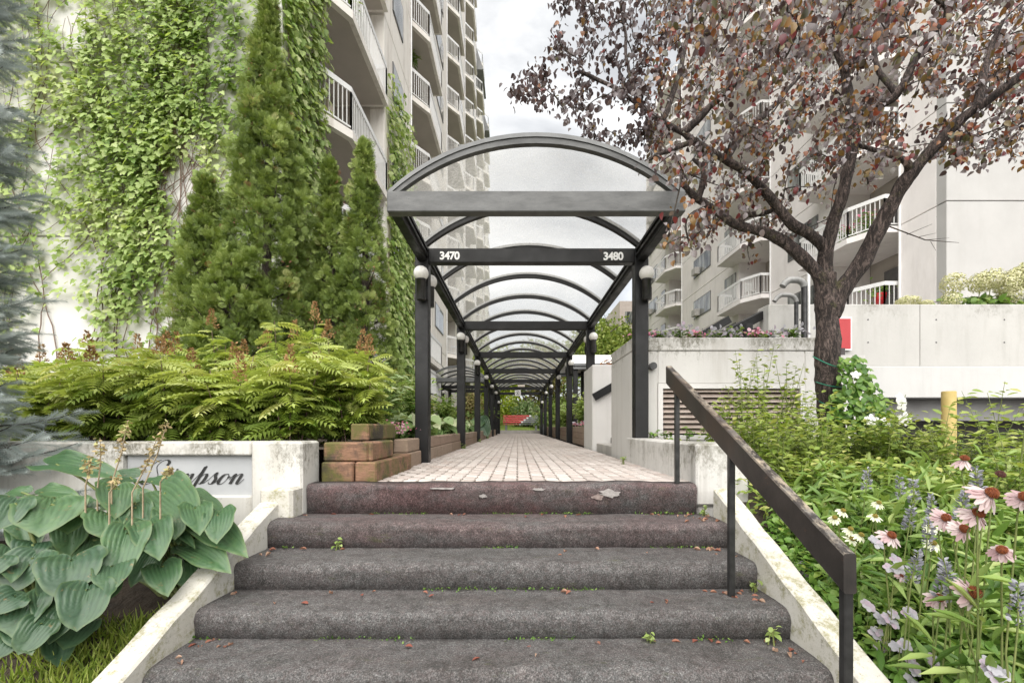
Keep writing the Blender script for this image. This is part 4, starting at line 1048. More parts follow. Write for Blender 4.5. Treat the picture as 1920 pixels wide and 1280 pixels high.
def cover(x, z):
    """how thickly leaves stand at this spot of the wall (gaps show white wall)"""
    px = CX + F * x / 8.9; py = CY - F * (z - CZ) / 8.9
    v = .66 + .42 * mnoise.noise(Vector((x * 2.3, z * .22, 31))) + .26 * mnoise.noise(Vector((x * .55 + 3, z * .42, 2))) + .34 * mnoise.noise(Vector((x * 1.7, z * 1.4, 9)))
    v += .35 * max(0, 1 - abs(py - 120) / 160) * (1 if px > 150 else .2)
    v += .30 * max(0, 1 - abs(px - 250) / 110)
    gaps = [(335, 115, 45, 40), (365, 145, 30, 45), (350, 320, 40, 90), (340, 390, 45, 60), (300, 480, 40, 70), (95, 260, 25, 80), (130, 30, 45, 40), (170, 480, 40, 30), (280, 590, 60, 60), (120, 610, 60, 50), (90, 320, 20, 60), (330, 560, 30, 60)]
    for gx, gy, rx, ry in gaps:
        q = ((px - gx) / rx) ** 2 + ((py - gy) / ry) ** 2
        if q < 1.6: v -= .55 * (1.6 - q) / 1.6
    v -= .6 * max(0, (py - 540) / 150)
    return v
pos = []; rn = []
anc = np.array(anchors)
tries = 0
while len(pos) < 12800 and tries < 220000:
    tries += 1
    if random.random() < .55:
        a = anchors[random.randrange(len(anchors))]; x = a[0] + random.gauss(0, .17); z = a[1] + random.gauss(0, .17)
        need = random.random() * .95 - .1
    else:
        x = random.uniform(WX0, WX1); z = random.uniform(.6, WZT); need = .22 + random.random() * .62
    if not (WX0 < x < WX1 + .03): continue
    if cover(x, z) < need: continue
    pos.append((x, 8.84 - random.random() ** 2 * .26, z)); rn.append(min(1, max(0, .42 + .42 * vnoise((x, z), .8) + random.gauss(0, .2) + (.12 if x < -7.5 else 0))))
n = len(pos); ax_ = np.stack([RNG.normal(0, .55, n), RNG.normal(-.45, .2, n), RNG.normal(-.75, .3, n)], 1)
nm_ = np.stack([RNG.normal(0, .35, n), RNG.normal(-.75, .2, n), RNG.normal(.65, .25, n)], 1)
leaves_obj('leaves', IVY, pos, ax_, nm_, RNG.uniform(.06, .155, n), G['ivy'], gable, np.array(rn))['kind'] = 'stuff'

def side_creeper(label, xw, y0, y1, z0, z1, n, size, edge):
    o = empty('wall_creeper', (xw, (y0 + y1) / 2, .2), label, 'climbing plant')
    pos = []; 
    while len(pos) < n:
        y = random.uniform(y0, y1); z = random.uniform(z0, z1)
        u = (y - y0) / (y1 - y0); v_ = (z - z0) / (z1 - z0)
        lim = edge(u, v_) + .25 * vnoise((y, z), 1.1)
        if random.random() > lim: continue
        pos.append((xw + random.random() ** 1.5 * .30 + .02, y, z))
    m_ = len(pos)
    leaves_obj('leaves', IVY, pos, np.stack([RNG.normal(.35, .25, m_), RNG.normal(-.1, .4, m_), RNG.normal(-.85, .3, m_)], 1),
               np.stack([RNG.normal(.75, .25, m_), RNG.normal(-.3, .3, m_), RNG.normal(.55, .25, m_)], 1), RNG.uniform(size * .7, size * 1.2, m_), G['ivy'], o)['kind'] = 'stuff'
    mb = MB()
    for k in range(8):
        y = random.uniform(y0, y1); mb.tube([(xw + .03, y + .1 * math.sin(j + k), z0 - .2 + (z1 - z0) * .8 * j / 8) for j in range(9)], .012, 5, 0, False)
    mb.build('stems', M['vine_stem'], o)
side_creeper('creeper hanging on the tower corner right of the tall cedar', -4.60, 8.84, 10.5, .6, 10.5, 4000, .15, lambda u, v: 1.05 - .5 * u * (1 if v < .5 else .3))
side_creeper('creeper column on the tower wall behind the canopy corner', -4.08, 14.2, 17.3, .3, 11.6, 4200, .19, lambda u, v: 1.1 if u > (.0 + .25 * v) and v < .72 else (.75 - 2.0 * max(0, v - .78) if u < .62 else .25))

# ------------------------------------------------------------------ cedars
def cedar(label, cx, cy, z0, z1, rmax, n, seed, lean=0, top_pow=.75, gaps=()):
    o = empty('cedar_tree', (cx, cy, z0), label, 'cedar', 'upright cedars against the tower')
    H = z1 - z0; mb = MB()
    mb.tube([(cx, cy, z0 - .1), (cx + .03, cy, z0 + H * .4), (cx + lean, cy, z0 + H * .96)], [.11, .07, .012], 8); 
    pos = []; axs = []; nms = []; sc = []; rr = []
    n = int(n * 1.45); per = 34; nc = n // per
    for c_ in range(nc):
        u = (c_ + random.random()) / nc; u = u ** 1.15; z = z0 + .02 + H * u
        R = rmax * (1 - u) ** top_pow * (1.0 if u > .12 else .78 + 1.8 * u)
        a = c_ * 2.39996 + random.gauss(0, .25)
        lump = 1 + .42 * vnoise((math.cos(a) * 1.6 + seed, math.sin(a) * 1.6, z * 1.15), 1.0)
        q = R * lump * random.uniform(.68, 1.04); o_ = Vector((math.cos(a), math.sin(a), 0))
        cc = Vector((cx + lean * u, cy, z)) + o_ * max(0, q - .12); tone = random.gauss(0, .16); cr_ = random.uniform(.08, .15) * (1.0 if u < .8 else .8)
        for k in range(per):
            d_ = Vector(unit(1)[0]); d_ = (d_ + o_ * .55 + Vector((0, 0, .55))).normalized(); w_ = random.uniform(.35, 1)
            p = cc + Vector((d_.x * cr_, d_.y * cr_, d_.z * cr_ * 1.5)) * w_
            pos.append(tuple(p)); axs.append(tuple(d_ + Vector((random.gauss(0, .3), random.gauss(0, .3), random.gauss(.25, .3)))))
            nms.append(tuple(Vector(unit(1)[0]) + o_ * .5)); sc.append(random.uniform(.07, .135))
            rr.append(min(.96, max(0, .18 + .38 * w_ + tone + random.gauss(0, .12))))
            if random.random() < .006: rr[-1] = 1.0
    n = len(pos)
    for k in range(34):      # limbs
        u = .03 + .9 * k / 34; a = k * 2.4; R = rmax * (1 - u) ** top_pow * .75; z = z0 + H * u
        mb.tube([(cx + lean * u, cy, z), (cx + lean * u + R * .6 * math.cos(a), cy + R * .6 * math.sin(a), z + R * .35), (cx + lean * u + R * math.cos(a), cy + R * math.sin(a), z + R * .8)], [.022, .014, .005], 5, 0, False)
    mb.build('trunk', M['bark_dark'], o)
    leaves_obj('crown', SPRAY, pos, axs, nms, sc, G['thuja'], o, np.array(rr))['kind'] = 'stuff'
    idx = [i for i in range(n) if vnoise(pos[i], 1.2) > .18 and random.random() < .16]
    if idx: leaves_obj('cones', LEAF, [pos[i] for i in idx], unit(len(idx)), unit(len(idx)), RNG.uniform(.03, .06, len(idx)), G['cone'], o)['kind'] = 'stuff'
cedar('tall narrow cedar tree reaching the top of the picture', -4.02, 7.25, .2, 7.15, 1.0, 14500, 3, .06, .66)
cedar('short round cedar at the left foot of the tall cedar', -4.98, 7.0, .2, 4.15, .58, 4800, 9, .18, .45)
cedar('second cedar from the canopy with slim pointed top', -3.05, 7.6, .2, 4.75, .60, 4800, 14, -.08, .6)
cedar('cedar tree nearest the canopy corner', -2.55, 7.55, .2, 5.05, .68, 5600, 21, .02, .55)
cedar('low cedar filling in front of the tall cedar', -4.15, 6.6, .2, 2.9, .85, 4200, 33, 0, .4)

# ------------------------------------------------------------------ false spirea in the planter
def spirea(label, cx, cy, h, r, n, seed, plumes):
    o = empty('false_spirea', (cx, cy, .22), label, 'shrub', 'false spirea shrubs in the planter')
    st = MB(); pos = []; axs = []; nms = []; sc = []; rr = []; tips = []
    ns = 9
    for k in range(ns):
        a = 2 * math.pi * k / ns + seed; rr_ = r * math.sqrt(random.random()) * .85
        tx, ty, tz = cx + rr_ * math.cos(a), cy + rr_ * math.sin(a), .22 + h * random.uniform(.6, 1.08)
        bx_, by_ = cx + rr_ * .3 * math.cos(a), cy + rr_ * .3 * math.sin(a)
        pts = [Vector((bx_, by_, .2)), Vector((bx_ * .6 + tx * .4, by_ * .6 + ty * .4, .22 + (tz - .22) * .55)), Vector((tx, ty, tz))]
        st.tube(pts, [.008, .006, .003], 5, 0, False); tips.append((tx, ty, tz))
        m_ = n // ns
        for j in range(m_):
            u = .22 + .78 * (j + random.random()) / m_
            p = pts[0].lerp(pts[1], u / .5) if u < .5 else pts[1].lerp(pts[2], (u - .5) / .5)
            b_ = j * 2.4 + random.random() + seed; d_ = Vector((math.cos(b_), math.sin(b_), random.uniform(-.35, .45) + .3 * (u - .4)))
            pos.append(tuple(p)); axs.append(tuple(d_)); nms.append((random.gauss(0, .4), random.gauss(-.15, .4), 1)); sc.append(random.uniform(.15, .32)); rr.append(min(1, max(0, .1 + .6 * u + random.gauss(0, .16))))
    st.build('stems', M['vine_stem'], o)
    leaves_obj('leaves', PINNATE, pos, axs, nms, sc, G['sorb'], o, np.array(rr))['kind'] = 'stuff'
    for k in range(plumes):
        t_ = tips[(k * 4 + int(seed)) % ns]; m_ = 130; hh = random.uniform(.14, .24)
        q = RNG.random(m_); ang = RNG.uniform(0, 6.28, m_); rad = .055 * (1 - q) * np.sqrt(RNG.random(m_)) + .006
        pp = np.stack([t_[0] + rad * np.cos(ang), t_[1] + rad * np.sin(ang), t_[2] + .02 + q * hh], 1)
        leaves_obj('plume', LEAF, pp, np.stack([np.cos(ang), np.sin(ang), np.full(m_, 1.0)], 1), unit(m_), RNG.uniform(.016, .034, m_), G['plume'], o)['kind'] = 'stuff'
sx = [('at the right end of the planter behind the timber stack', -1.62, 4.55, .95, .42), ('above the end pillar of the name wall', -2.05, 4.1, .80, .40), ('right of the planter centre in the front row', -2.62, 4.15, .86, .45), ('above the name plaque in the front row', -3.2, 4.2, .84, .45),
      ('left of the name plaque in the front row', -3.85, 4.25, .78, .45), ('beside the spruce in the front row', -4.5, 4.3, .80, .45),
      ('behind the end pillar in the second row', -1.95, 4.95, 1.12, .45), ('under the cedars near the canopy', -2.6, 5.05, 1.26, .5), ('under the tall cedar in the second row', -3.3, 5.15, 1.26, .5), ('mid planter in the second row', -4.0, 5.2, 1.15, .5),
      ('left of mid planter in the second row', -4.75, 5.3, 1.02, .5), ('behind the spruce in the second row', -5.5, 5.4, 1.0, .5), ('at the far back under the creeper wall', -5.3, 6.2, 1.0, .5), ('at the back left edge of the planter', -6.4, 6.1, 1.0, .5)]
for k, (lb, x, y, h, r) in enumerate(sx):
    spirea('yellow-green false spirea ' + lb, x, y, h, r, 230 if y > 5 else 250, k * 1.7, (4 if 6 <= k <= 9 else 2))

# ------------------------------------------------------------------ blue spruce at the left edge
def needle_twig():
    v = []; f = []
    for k in range(76):
        y = k / 75.0; a = k * 2.4; l = .20 * (1 - .25 * y); c_, s_ = math.cos(a), math.sin(a)
        b = len(v); px_, pz_ = -s_ * .012, c_ * .012
        v.extend([(px_, y * .9, pz_), (-px_, y * .9, -pz_), (c_ * l, y * .9 + .09, s_ * l)]); f.append((b, b + 1, b + 2))
    return v, f
NT = needle_twig()
def spruce():
    o = empty('blue_spruce', (-3.86, 3.0, -.7), 'blue spruce tree cut off by the left picture edge', 'spruce')
    mb = MB(); mb.tube([(-3.86, 3.0, -.9), (-3.86, 3.0, 6.4)], [.13, .03], 8)
    pos = []; axs = []; nms = []; sc = []
    z = -.45; k = 0
    while z < 5.2:
        for j in range(8):
            a = 2 * math.pi * j / 8 + k * .7 + random.uniform(-.2, .2); ln = (.44 if z > .45 else .74) * random.uniform(.7, 1.08) * (1 - .05 * max(0, z - 2))
            d_ = Vector((math.cos(a), math.sin(a), .05)); p0 = Vector((-3.86, 3.0, z + random.uniform(-.12, .12)))
            pts = [p0 + d_ * ln * u + Vector((0, 0, -.20 * u + .26 * u * u)) for u in (0, .3, .6, .85, 1)]
            mb.tube(pts, [.014, .010, .006, .004, .002], 5, 0, False)
            for m_ in range(23):
                u = .15 + .85 * m_ / 22; p = p0 + d_ * ln * u + Vector((0, 0, -.20 * u + .26 * u * u)); sd = Vector((-d_.y, d_.x, 0)) * (1 if m_ % 2 else -1)
                t_ = d_ * .75 + sd * random.uniform(.4, .9) + Vector((0, 0, random.uniform(-.5, .5)))
                if m_ == 22: t_ = d_
                pos.append(tuple(p)); axs.append(tuple(t_)); nms.append((0, 0, 1)); sc.append(random.uniform(.13, .20))
        z += random.uniform(.10, .15); k += 1
    mb.build('trunk', M['bark_dark'], o)
    rn = np.clip(RNG.normal(.5, .22, len(pos)) , 0, 1)
    leaves_obj('needles', NT, pos, axs, nms, sc, G['spruce'], o, rn)['kind'] = 'stuff'
spruce()

# ------------------------------------------------------------------ purple-leaf plum tree on the right
plum = empty('plum_tree', tuple(P(1560, 845, 4.7)), 'purple-leaf plum tree with leaning dark trunk over the right side', 'tree')
TD = 4.7
LIMBS = [  # (points (px, py, d), radius in photo px at the start and at the end)
 ([(1566, 870, 4.7), (1560, 800, 4.7), (1553, 740, 4.7), (1551, 680, 4.7), (1550, 630, 4.7), (1552, 585, 4.7), (1548, 545, 4.7), (1546, 515, 4.7)], 24, 18),
 ([(1546, 520, 4.7), (1548, 480, 4.68), (1560, 425, 4.62), (1579, 363, 4.55), (1597, 287, 4.5), (1601, 228, 4.45), (1639, 202, 4.35), (1681, 177, 4.25), (1723, 97, 4.2), (1765, 38, 4.15), (1800, -20, 4.1)], 14, 5),
 ([(1548, 478, 4.68), (1540, 455, 4.66), (1495, 426, 4.62), (1461, 392, 4.6), (1411, 333, 4.55), (1360, 299, 4.5), (1301, 266, 4.5), (1280, 249, 4.5), (1242, 228, 4.5), (1200, 198, 4.5), (1145, 160, 4.5), (1085, 135, 4.55)], 12, 3),
 ([(1540, 522, 4.7), (1525, 503, 4.7), (1487, 468, 4.72), (1453, 443, 4.75), (1419, 432, 4.75), (1381, 422, 4.75), (1356, 405, 4.72), (1327, 384, 4.7), (1297, 363, 4.66), (1275, 345, 4.6)], 13, 5),
 ([(1556, 590, 4.7), (1580, 540, 4.66), (1613, 497, 4.6), (1647, 430, 4.5), (1677, 375, 4.42), (1706, 329, 4.35), (1744, 283, 4.25), (1790, 236, 4.15), (1833, 202, 4.05), (1917, 140, 3.9), (1990, 80, 3.8)], 19, 6),
 ([(1280, 249, 4.5), (1322, 211, 4.45), (1386, 148, 4.4), (1432, 116, 4.35), (1490, 60, 4.3)], 8, 3),
 ([(1301, 266, 4.5), (1280, 273, 4.45), (1242, 287, 4.4), (1208, 303, 4.4)], 6, 3),
 ([(1381, 422, 4.75), (1398, 404, 4.7), (1436, 398, 4.7), (1462, 385, 4.75)], 8, 3),
 ([(1706, 325, 4.35), (1700, 305, 4.3), (1672, 291, 4.3), (1630, 278, 4.4), (1600, 268, 4.6)], 9, 3),
 ([(1310, 372, 4.68), (1318, 345, 4.7), (1316, 318, 4.75), (1300, 300, 4.8)], 7, 3),
 ([(1601, 232, 4.45), (1585, 150, 4.5), (1572, 90, 4.5), (1580, 20, 4.5), (1578, -40, 4.5)], 9, 4),
 ([(1681, 177, 4.25), (1640, 110, 4.4), (1660, 40, 4.5)], 6, 3),
 ([(1833, 202, 4.05), (1850, 120, 4.1), (1880, 40, 4.1)], 9, 3),
 ([(1360, 299, 4.5), (1400, 240, 4.7), (1450, 200, 4.9), (1500, 140, 5.0)], 7, 3),
 ([(1200, 198, 4.5), (1175, 120, 4.6), (1170, 50, 4.7), (1160, -10, 4.7)], 4, 2),
 ([(1242, 228, 4.5), (1270, 150, 4.6), (1290, 60, 4.7), (1300, -20, 4.7)], 6, 3)]
skel = []; limb_mb = MB()
for li, (pts, r0, r1) in enumerate(LIMBS):
    ctrl = [P(*p) for p in pts]; fine = []
    for i in range(len(ctrl) - 1):
        p0, p1, p2, p3 = ctrl[max(i - 1, 0)], ctrl[i], ctrl[i + 1], ctrl[min(i + 2, len(ctrl) - 1)]
        for j in range(6):
            t = j / 6; fine.append(.5 * ((2 * p1) + (-p0 + p2) * t + (2 * p0 - 5 * p1 + 4 * p2 - p3) * t * t + (-p0 + 3 * p1 - 3 * p2 + p3) * t ** 3))
    fine.append(ctrl[-1]); m_ = len(fine)
    rad = []
    for i, p in enumerate(fine):
        u = i / (m_ - 1); q = (r0 + (r1 - r0) * u ** .8) * p.y / F
        rad.append(q * (1 + .14 * mnoise.noise(p * 7) + .07 * mnoise.noise(p * 19)))
        p += Vector((mnoise.noise(p * 5), mnoise.noise(p * 5 + Vector((9, 0, 0))), mnoise.noise(p * 5 + Vector((0, 7, 0))))) * .014
        if li > 0 and i > 3: skel.append(p.copy())
    limb_mb.tube(fine, rad, 14 if r0 > 14 else 8, 0, True)
# knobbly bark on the thick limbs
vv = limb_mb.v
for i, p in enumerate(vv):
    q = Vector(p); d_ = .010 * mnoise.noise(Vector((q.x * 22, q.y * 22, q.z * 9))); vv[i] = (q.x + d_, q.y + d_ * .6, q.z)
limb_mb.build('trunk', M['bark'], plum)
CROWN = [(925, 150), (960, 240), (1040, 235), (1120, 262), (1190, 290), (1265, 345), (1262, 440), (1235, 470), (1300, 470), (1385, 452), (1395, 500), (1420, 505), (1440, 455), (1500, 470), (1520, 420), (1560, 440), (1560, 350), (1640, 345), (1640, 275), (1760, 300), (1775, 330), (1800, 350), (1812, 310), (1860, 290), (1990, 300), (1990, -60), (1010, -60), (1035, 20), (990, 120)]
targets = []; tries = 0
while len(targets) < 660 and tries < 20000:
    tries += 1
    px, py = random.uniform(925, 1990), random.uniform(-60, 505)
    if not poly_in(px, py, CROWN): continue
    if px < 1180 and random.random() < .35: continue
    if py > 330 and random.random() < .45: continue
    d = random.uniform(3.9, 5.9) if px > 1250 else random.uniform(4.1, 5.2)
    if py < 120 and px > 1300 and random.random() < .3: d = random.uniform(2.9, 4.0)
    p = P(px, py, d)
    if p.x < 1.75 and p.z < 3.2 and p.y > 4.0: p = P(px, py, random.uniform(3.3, 3.95))
    targets.append(p)
sk = [Vector(s_) for s_ in skel]; ska = [np.array([tuple(s_) for s_ in sk])]
order = sorted(targets, key=lambda t: min((t - s_).length for s_ in sk[::5]))
twig = MB(); lp = []; la = []; ln_ = []; ls = []; nodes = np.array([tuple(s_) for s_ in sk])
extra = []
for t_ in order:
    arr = nodes if not extra else np.vstack([nodes, np.array(extra)])
    dd = np.linalg.norm(arr - np.array(tuple(t_)), axis=1); i = int(np.argmin(dd + .0)); s_ = Vector(arr[i]); dist = dd[i]
    if dist < .04: continue
    mid = s_.lerp(t_, .5) + Vector((random.gauss(0, .05), random.gauss(0, .05), .10 * dist + random.gauss(0, .03)))
    m_ = 7; pts = [s_ * (1 - u) ** 2 + mid * 2 * u * (1 - u) + t_ * u * u for u in [k / (m_ - 1) for k in range(m_)]]
    twig.tube(pts, [.0065 * (1 - u / (m_ + 1)) + .0012 for u in range(m_)], 4, 0, False)
    extra.extend([tuple(p) for p in pts[2:]])
    nl = 20
    for k in range(nl):
        u = .18 + .82 * random.random() ** .7; p = s_ * (1 - u) ** 2 + mid * 2 * u * (1 - u) + t_ * u * u
        p = p + Vector((random.gauss(0, .055), random.gauss(0, .055), random.gauss(-.01, .05)))
        lp.append(tuple(p)); la.append((random.gauss(0, .5), random.gauss(0, .5), random.gauss(-.75, .4))); ln_.append((random.gauss(0, .5), random.gauss(-.6, .5), random.gauss(.4, .5))); ls.append(random.uniform(.038, .070))
# the blurry spray nearest the lens at the top edge
for k in range(20):
    p = P(random.gauss(1475, 40), random.gauss(10, 26), random.uniform(2.1, 2.4)); lp.append(tuple(p)); la.append((random.gauss(0, .4), random.gauss(0, .3), -1)); ln_.append((random.gauss(0, .5), -1, random.gauss(.2, .4))); ls.append(random.uniform(.045, .065))
MB().tube([P(1778, 20, 4.13), P(1690, -60, 3.9), P(1590, -60, 3.0), P(1475, -25, 2.25)], [.014, .012, .008, .003], 6, 0, False).build('branch', M['bark_dark'], plum)
twig.build('twigs', M['bark_dark'], plum)['kind'] = 'stuff'
prn = np.clip(RNG.random(len(lp)), 0, 1)
lpa = np.array(lp)
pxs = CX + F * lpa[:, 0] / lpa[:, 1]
prn = np.where((pxs < 1215) & (RNG.random(len(lp)) < .88), prn * .26, prn)  # leaves against the left sky get dark tints: backlit shade painted in
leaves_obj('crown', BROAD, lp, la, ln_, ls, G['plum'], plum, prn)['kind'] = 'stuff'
# bare twig that sticks out to the right of the trunk
bt = MB()
a, b_, c = P(1668, 425, 4.45), P(1735, 450, 4.3), P(1798, 455, 4.2); bt.tube([a, b_, c], [.007, .005, .002], 5, 0, False)
for (p, q) in (((1700, 440), (1748, 420)), ((1735, 450), (1780, 446)), ((1745, 453), (1755, 470)), ((1720, 445), (1755, 437))): bt.tube([P(p[0], p[1], 4.36), P(q[0], q[1], 4.25)], [.003, .0012], 4, 0, False)
bt.build('bare_twig', M['bark_dark'], plum)
# green wire wound round the trunk
wr = plain('green_wire', (.01, .16, .10), (.02, .22, .14), 10, .5, 0)
for k, (y0, y1) in enumerate(((668, 692), (716, 726), (752, 776))):
    pts = []
    for j in range(9):
        u = j / 8; px = 1524 + 62 * u + k * 6; pts.append(P(px, y0 + (y1 - y0) * u + 3 * math.sin(u * 3.1), 4.7 - .19 * math.sin(math.pi * u) - .01))
    MB().tube(pts, .0055, 5, 0, False).build('wire', wr, plum)

def NTH(k):
    a = ['first', 'second', 'third', 'fourth', 'fifth', 'sixth', 'seventh', 'eighth', 'ninth', 'tenth', 'eleventh', 'twelfth', 'thirteenth', 'fourteenth', 'fifteenth', 'sixteenth', 'seventeenth', 'eighteenth', 'nineteenth']
    if k < 19: return a[k]
    t = ['twentieth', 'thirtieth', 'fortieth', 'fiftieth'][(k + 1) // 10 - 2]; u = (k + 1) % 10
    return t if u == 0 else ['twenty', 'thirty', 'forty', 'fifty'][(k + 1) // 10 - 2] + '-' + a[u - 1]
# ------------------------------------------------------------------ big hostas left of the steps
def hosta_mat(name, ca, cb, edge):
    m, t, b = new_mat(name)
    at = N(t, 'ShaderNodeAttribute', attribute_name='edge'); oi = N(t, 'ShaderNodeObjectInfo')
    col = ramp(t, oi.outputs['Random'], [(0, ca), (1, cb)])
    col = mix(t, ramp(t, noise(t, coords(t), 14, 5, .7), [(.45, 0), (.7, .6)]), col, mix(t, 1.0, col, (1.5, 1.35, 1.1), 'MULTIPLY'))
    vn = N(t, 'ShaderNodeAttribute', attribute_name='vein')
    col = mix(t, ramp(t, vn.outputs['Fac'], [(.15, .55), (.5, 0)]), col, mix(t, 1.0, col, (.62, .66, .62), 'MULTIPLY'))
    col = mix(t, ramp(t, at.outputs['Fac'], [(.90, 0), (1.0, .55)]), col, edge)
    col = mix(t, ramp(t, noise(t, coords(t), 23, 5, .75), [(.62, 0), (.70, .85)]), col, (.24, .17, .08))
    L(t, col, b.inputs['Base Color']); b.inputs['Roughness'].default_value = .38
    bump(t, b, noise(t, coords(t), 60, 3), .15, .003)
    tr = N(t, 'ShaderNodeBsdfTranslucent'); L(t, mix(t, 1.0, col, (1, 1, .5), 'MULTIPLY'), tr.inputs['Color'])
    ms = N(t, 'ShaderNodeMixShader'); ms.inputs[0].default_value = .22; L(t, b.outputs[0], ms.inputs[1]); L(t, tr.outputs[0], ms.inputs[2])
    L(t, ms.outputs[0], t.nodes['Material Output'].inputs['Surface']); return m
H1 = hosta_mat('hosta_leaf', (.052, .115, .052), (.085, .16, .074), (.16, .22, .085))
H2 = hosta_mat('hosta_blue_leaf', (.042, .088, .048), (.065, .125, .066), (.12, .18, .07))
OUT = [(0, .86), (.05, .83), (.22, .77), (.45, .70), (.7, .62), (1.0, .52), (1.35, .50), (1.75, .47), (2.1, .435), (2.45, .38), (2.75, .29), (2.95, .20), (3.1416, .10)]
def heart(th):
    th = abs(th)
    for (a, r0), (b_, r1) in zip(OUT[:-1], OUT[1:]):
        if th <= b_: return r0 + (r1 - r0) * (th - a) / (b_ - a)
    return .1
HW = []       # half width of the heart at each height
for k in range(61):
    y = -.40 + 1.4 * k / 60; m_ = 0
    for q in range(0, 315):
        th = q / 100; r = heart(th)
        if abs(r * math.cos(th) - y) < .02: m_ = max(m_, r * math.sin(th))
    HW.append(max(m_, .02))
def half_w(y): return HW[max(0, min(60, int(round((y + .40) / 1.4 * 60))))]
def hosta_leaf(base, tip, width, mat, parent, droop=.10, face=None):
    base = Vector(base); tip = Vector(tip); ax = tip - base; ln = ax.length / 1.0; ax.normalize()
    view = (Vector((0, 0, CZ)) - (base + tip) / 2).normalized()
    nn = face if face is not None else (view * .8 + Vector((random.gauss(0, .12), random.gauss(0, .1), .75)))
    nn = (nn - ax * nn.dot(ax)).normalized(); sd = ax.cross(nn).normalized()
    NR, NA = 15, 72; vs = []; ed = []; ve = []; ph = random.uniform(0, 6); roll = random.gauss(0, .12)
    wx = width / 1.02
    for i in range(NR + 1):
        s_ = i / NR
        for j in range(NA):
            th = -math.pi + 2 * math.pi * j / NA; r = heart(th) * s_ * (1 + .025 * math.sin(7 * th + ph) * s_ ** 3)
            x, y = r * math.sin(th), r * math.cos(th); t = min(1, abs(x) / half_w(y))
            vein = math.sin((t ** .85) * 30)
            z = .30 * abs(x) ** 1.3 * (1 - .6 * max(0, y)) - .02 * (1 - t) ** 4 + .013 * vein * (1 - .5 * s_ ** 6) * min(1, 4 * s_) + .045 * math.sin(th * 5 + ph) * s_ ** 4 * abs(math.sin(th)) - droop * 1.3 * max(0, y) ** 2 - .5 * droop * max(0, -y) + roll * x
            vs.append(base + sd * (x * wx) + ax * (y * ln) + nn * (z * (ln + wx) * .5)); ed.append(s_ if i > 0 else 0); ve.append(.5 + .5 * vein)
    fs = []
    for i in range(NR):
        for j in range(NA):
            a, b_ = i * NA + j, i * NA + (j + 1) % NA
            fs.append((a, a + NA, b_ + NA, b_) if i else (a, a + NA, b_ + NA))
    me = MB().add(vs, fs, 0, True).mesh('leaf', mat)
    for nm_, dat in (('edge', ed), ('vein', ve)):
        a = me.attributes.new(nm_, 'FLOAT', 'POINT'); a.data.foreach_set('value', np.array(dat, np.float32))
    return put('leaf', me, parent)
def Z(zx, zy, d): return P(zx / 2.461, 760 + zy / 2.461, d)      # helper in the units of my enlarged view
hos1 = empty('hosta', (-1.95, 2.75, -.66), 'large light green hosta beside the name plaque and steps', 'hosta', 'big hostas left of the steps')
hos2 = empty('hosta', (-2.35, 2.2, -.8), 'dark blue-green hosta low at the left picture edge', 'hosta', 'big hostas left of the steps')
LV1 = [((235, 455), (165, 612), 345, 2.45, 2.25), ((490, 500), (482, 625), 220, 2.5, 2.35), ((585, 590), (512, 870), 225, 2.35, 2.1), ((690, 548), (738, 705), 225, 2.45, 2.25), ((760, 400), (945, 540), 250, 2.75, 2.5),
       ((935, 548), (1185, 675), 215, 2.7, 2.45), ((880, 650), (1112, 735), 190, 2.6, 2.4), ((745, 745), (782, 862), 200, 2.4, 2.25), ((260, 270), (625, 300), 190, 2.95, 2.85), ((190, 400), (390, 375), 130, 2.8, 2.75),
       ((345, 445), (480, 440), 120, 2.7, 2.6), ((500, 450), (690, 480), 110, 2.7, 2.55), ((540, 440), (770, 390), 170, 2.85, 2.8), ((890, 400), (1072, 480), 130, 2.95, 2.8), ((690, 690), (565, 870), 120, 2.5, 2.35),
       ((800, 570), (935, 640), 80, 2.6, 2.5), ((390, 590), (215, 660), 130, 2.65, 2.55), ((700, 350), (900, 350), 110, 3.0, 2.9), ((600, 330), (420, 320), 150, 3.05, 3.0), ((100, 400), (0, 370), 110, 2.7, 2.7), ((340, 470), (300, 600), 200, 2.55, 2.4), ((620, 520), (600, 640), 170, 2.6, 2.45), ((830, 520), (820, 640), 150, 2.65, 2.5)]
LV2 = [((330, 712), (300, 895), 320, 2.15, 1.98), ((150, 700), (-10, 890), 250, 2.2, 2.05), ((405, 850), (335, 1075), 270, 2.05, 1.88), ((215, 880), (250, 1065), 170, 2.1, 1.98), ((130, 900), (20, 1105), 230, 2.05, 1.9),
       ((190, 1010), (45, 1170), 190, 2.0, 1.88), ((70, 450), (-40, 590), 190, 2.35, 2.2), ((60, 880), (-90, 960), 200, 2.0, 1.9), ((300, 960), (190, 1130), 150, 2.08, 1.98), ((-20, 700), (-140, 800), 220, 2.1, 2.0), ((430, 720), (420, 860), 200, 2.25, 2.1), ((90, 1000), (150, 1150), 190, 2.02, 1.9), ((20, 1060), (-60, 1180), 200, 1.95, 1.85), ((150, 640), (90, 720), 180, 2.3, 2.2)]
def petiole(o, base, foot):
    foot = Vector(foot); base = Vector(base); mid = foot.lerp(base, .55) + Vector((0, 0, .10))
    MB().tube([foot, foot.lerp(mid, .5) + Vector((0, 0, .03)), mid, mid.lerp(base, .6) + Vector((0, 0, .02)), base], [.011, .010, .009, .008, .006], 6, 0, False).build('stalk', M['stem'], o)
LV1 = [(b_, (b_[0] + (t_[0] - b_[0]) * .84, b_[1] + (t_[1] - b_[1]) * .84), w_ * .86, d0, d1) for b_, t_, w_, d0, d1 in LV1]
LV2 = [(b_, (b_[0] + (t_[0] - b_[0]) * .86, b_[1] + (t_[1] - b_[1]) * .86), w_ * .86, d0, d1) for b_, t_, w_, d0, d1 in LV2]
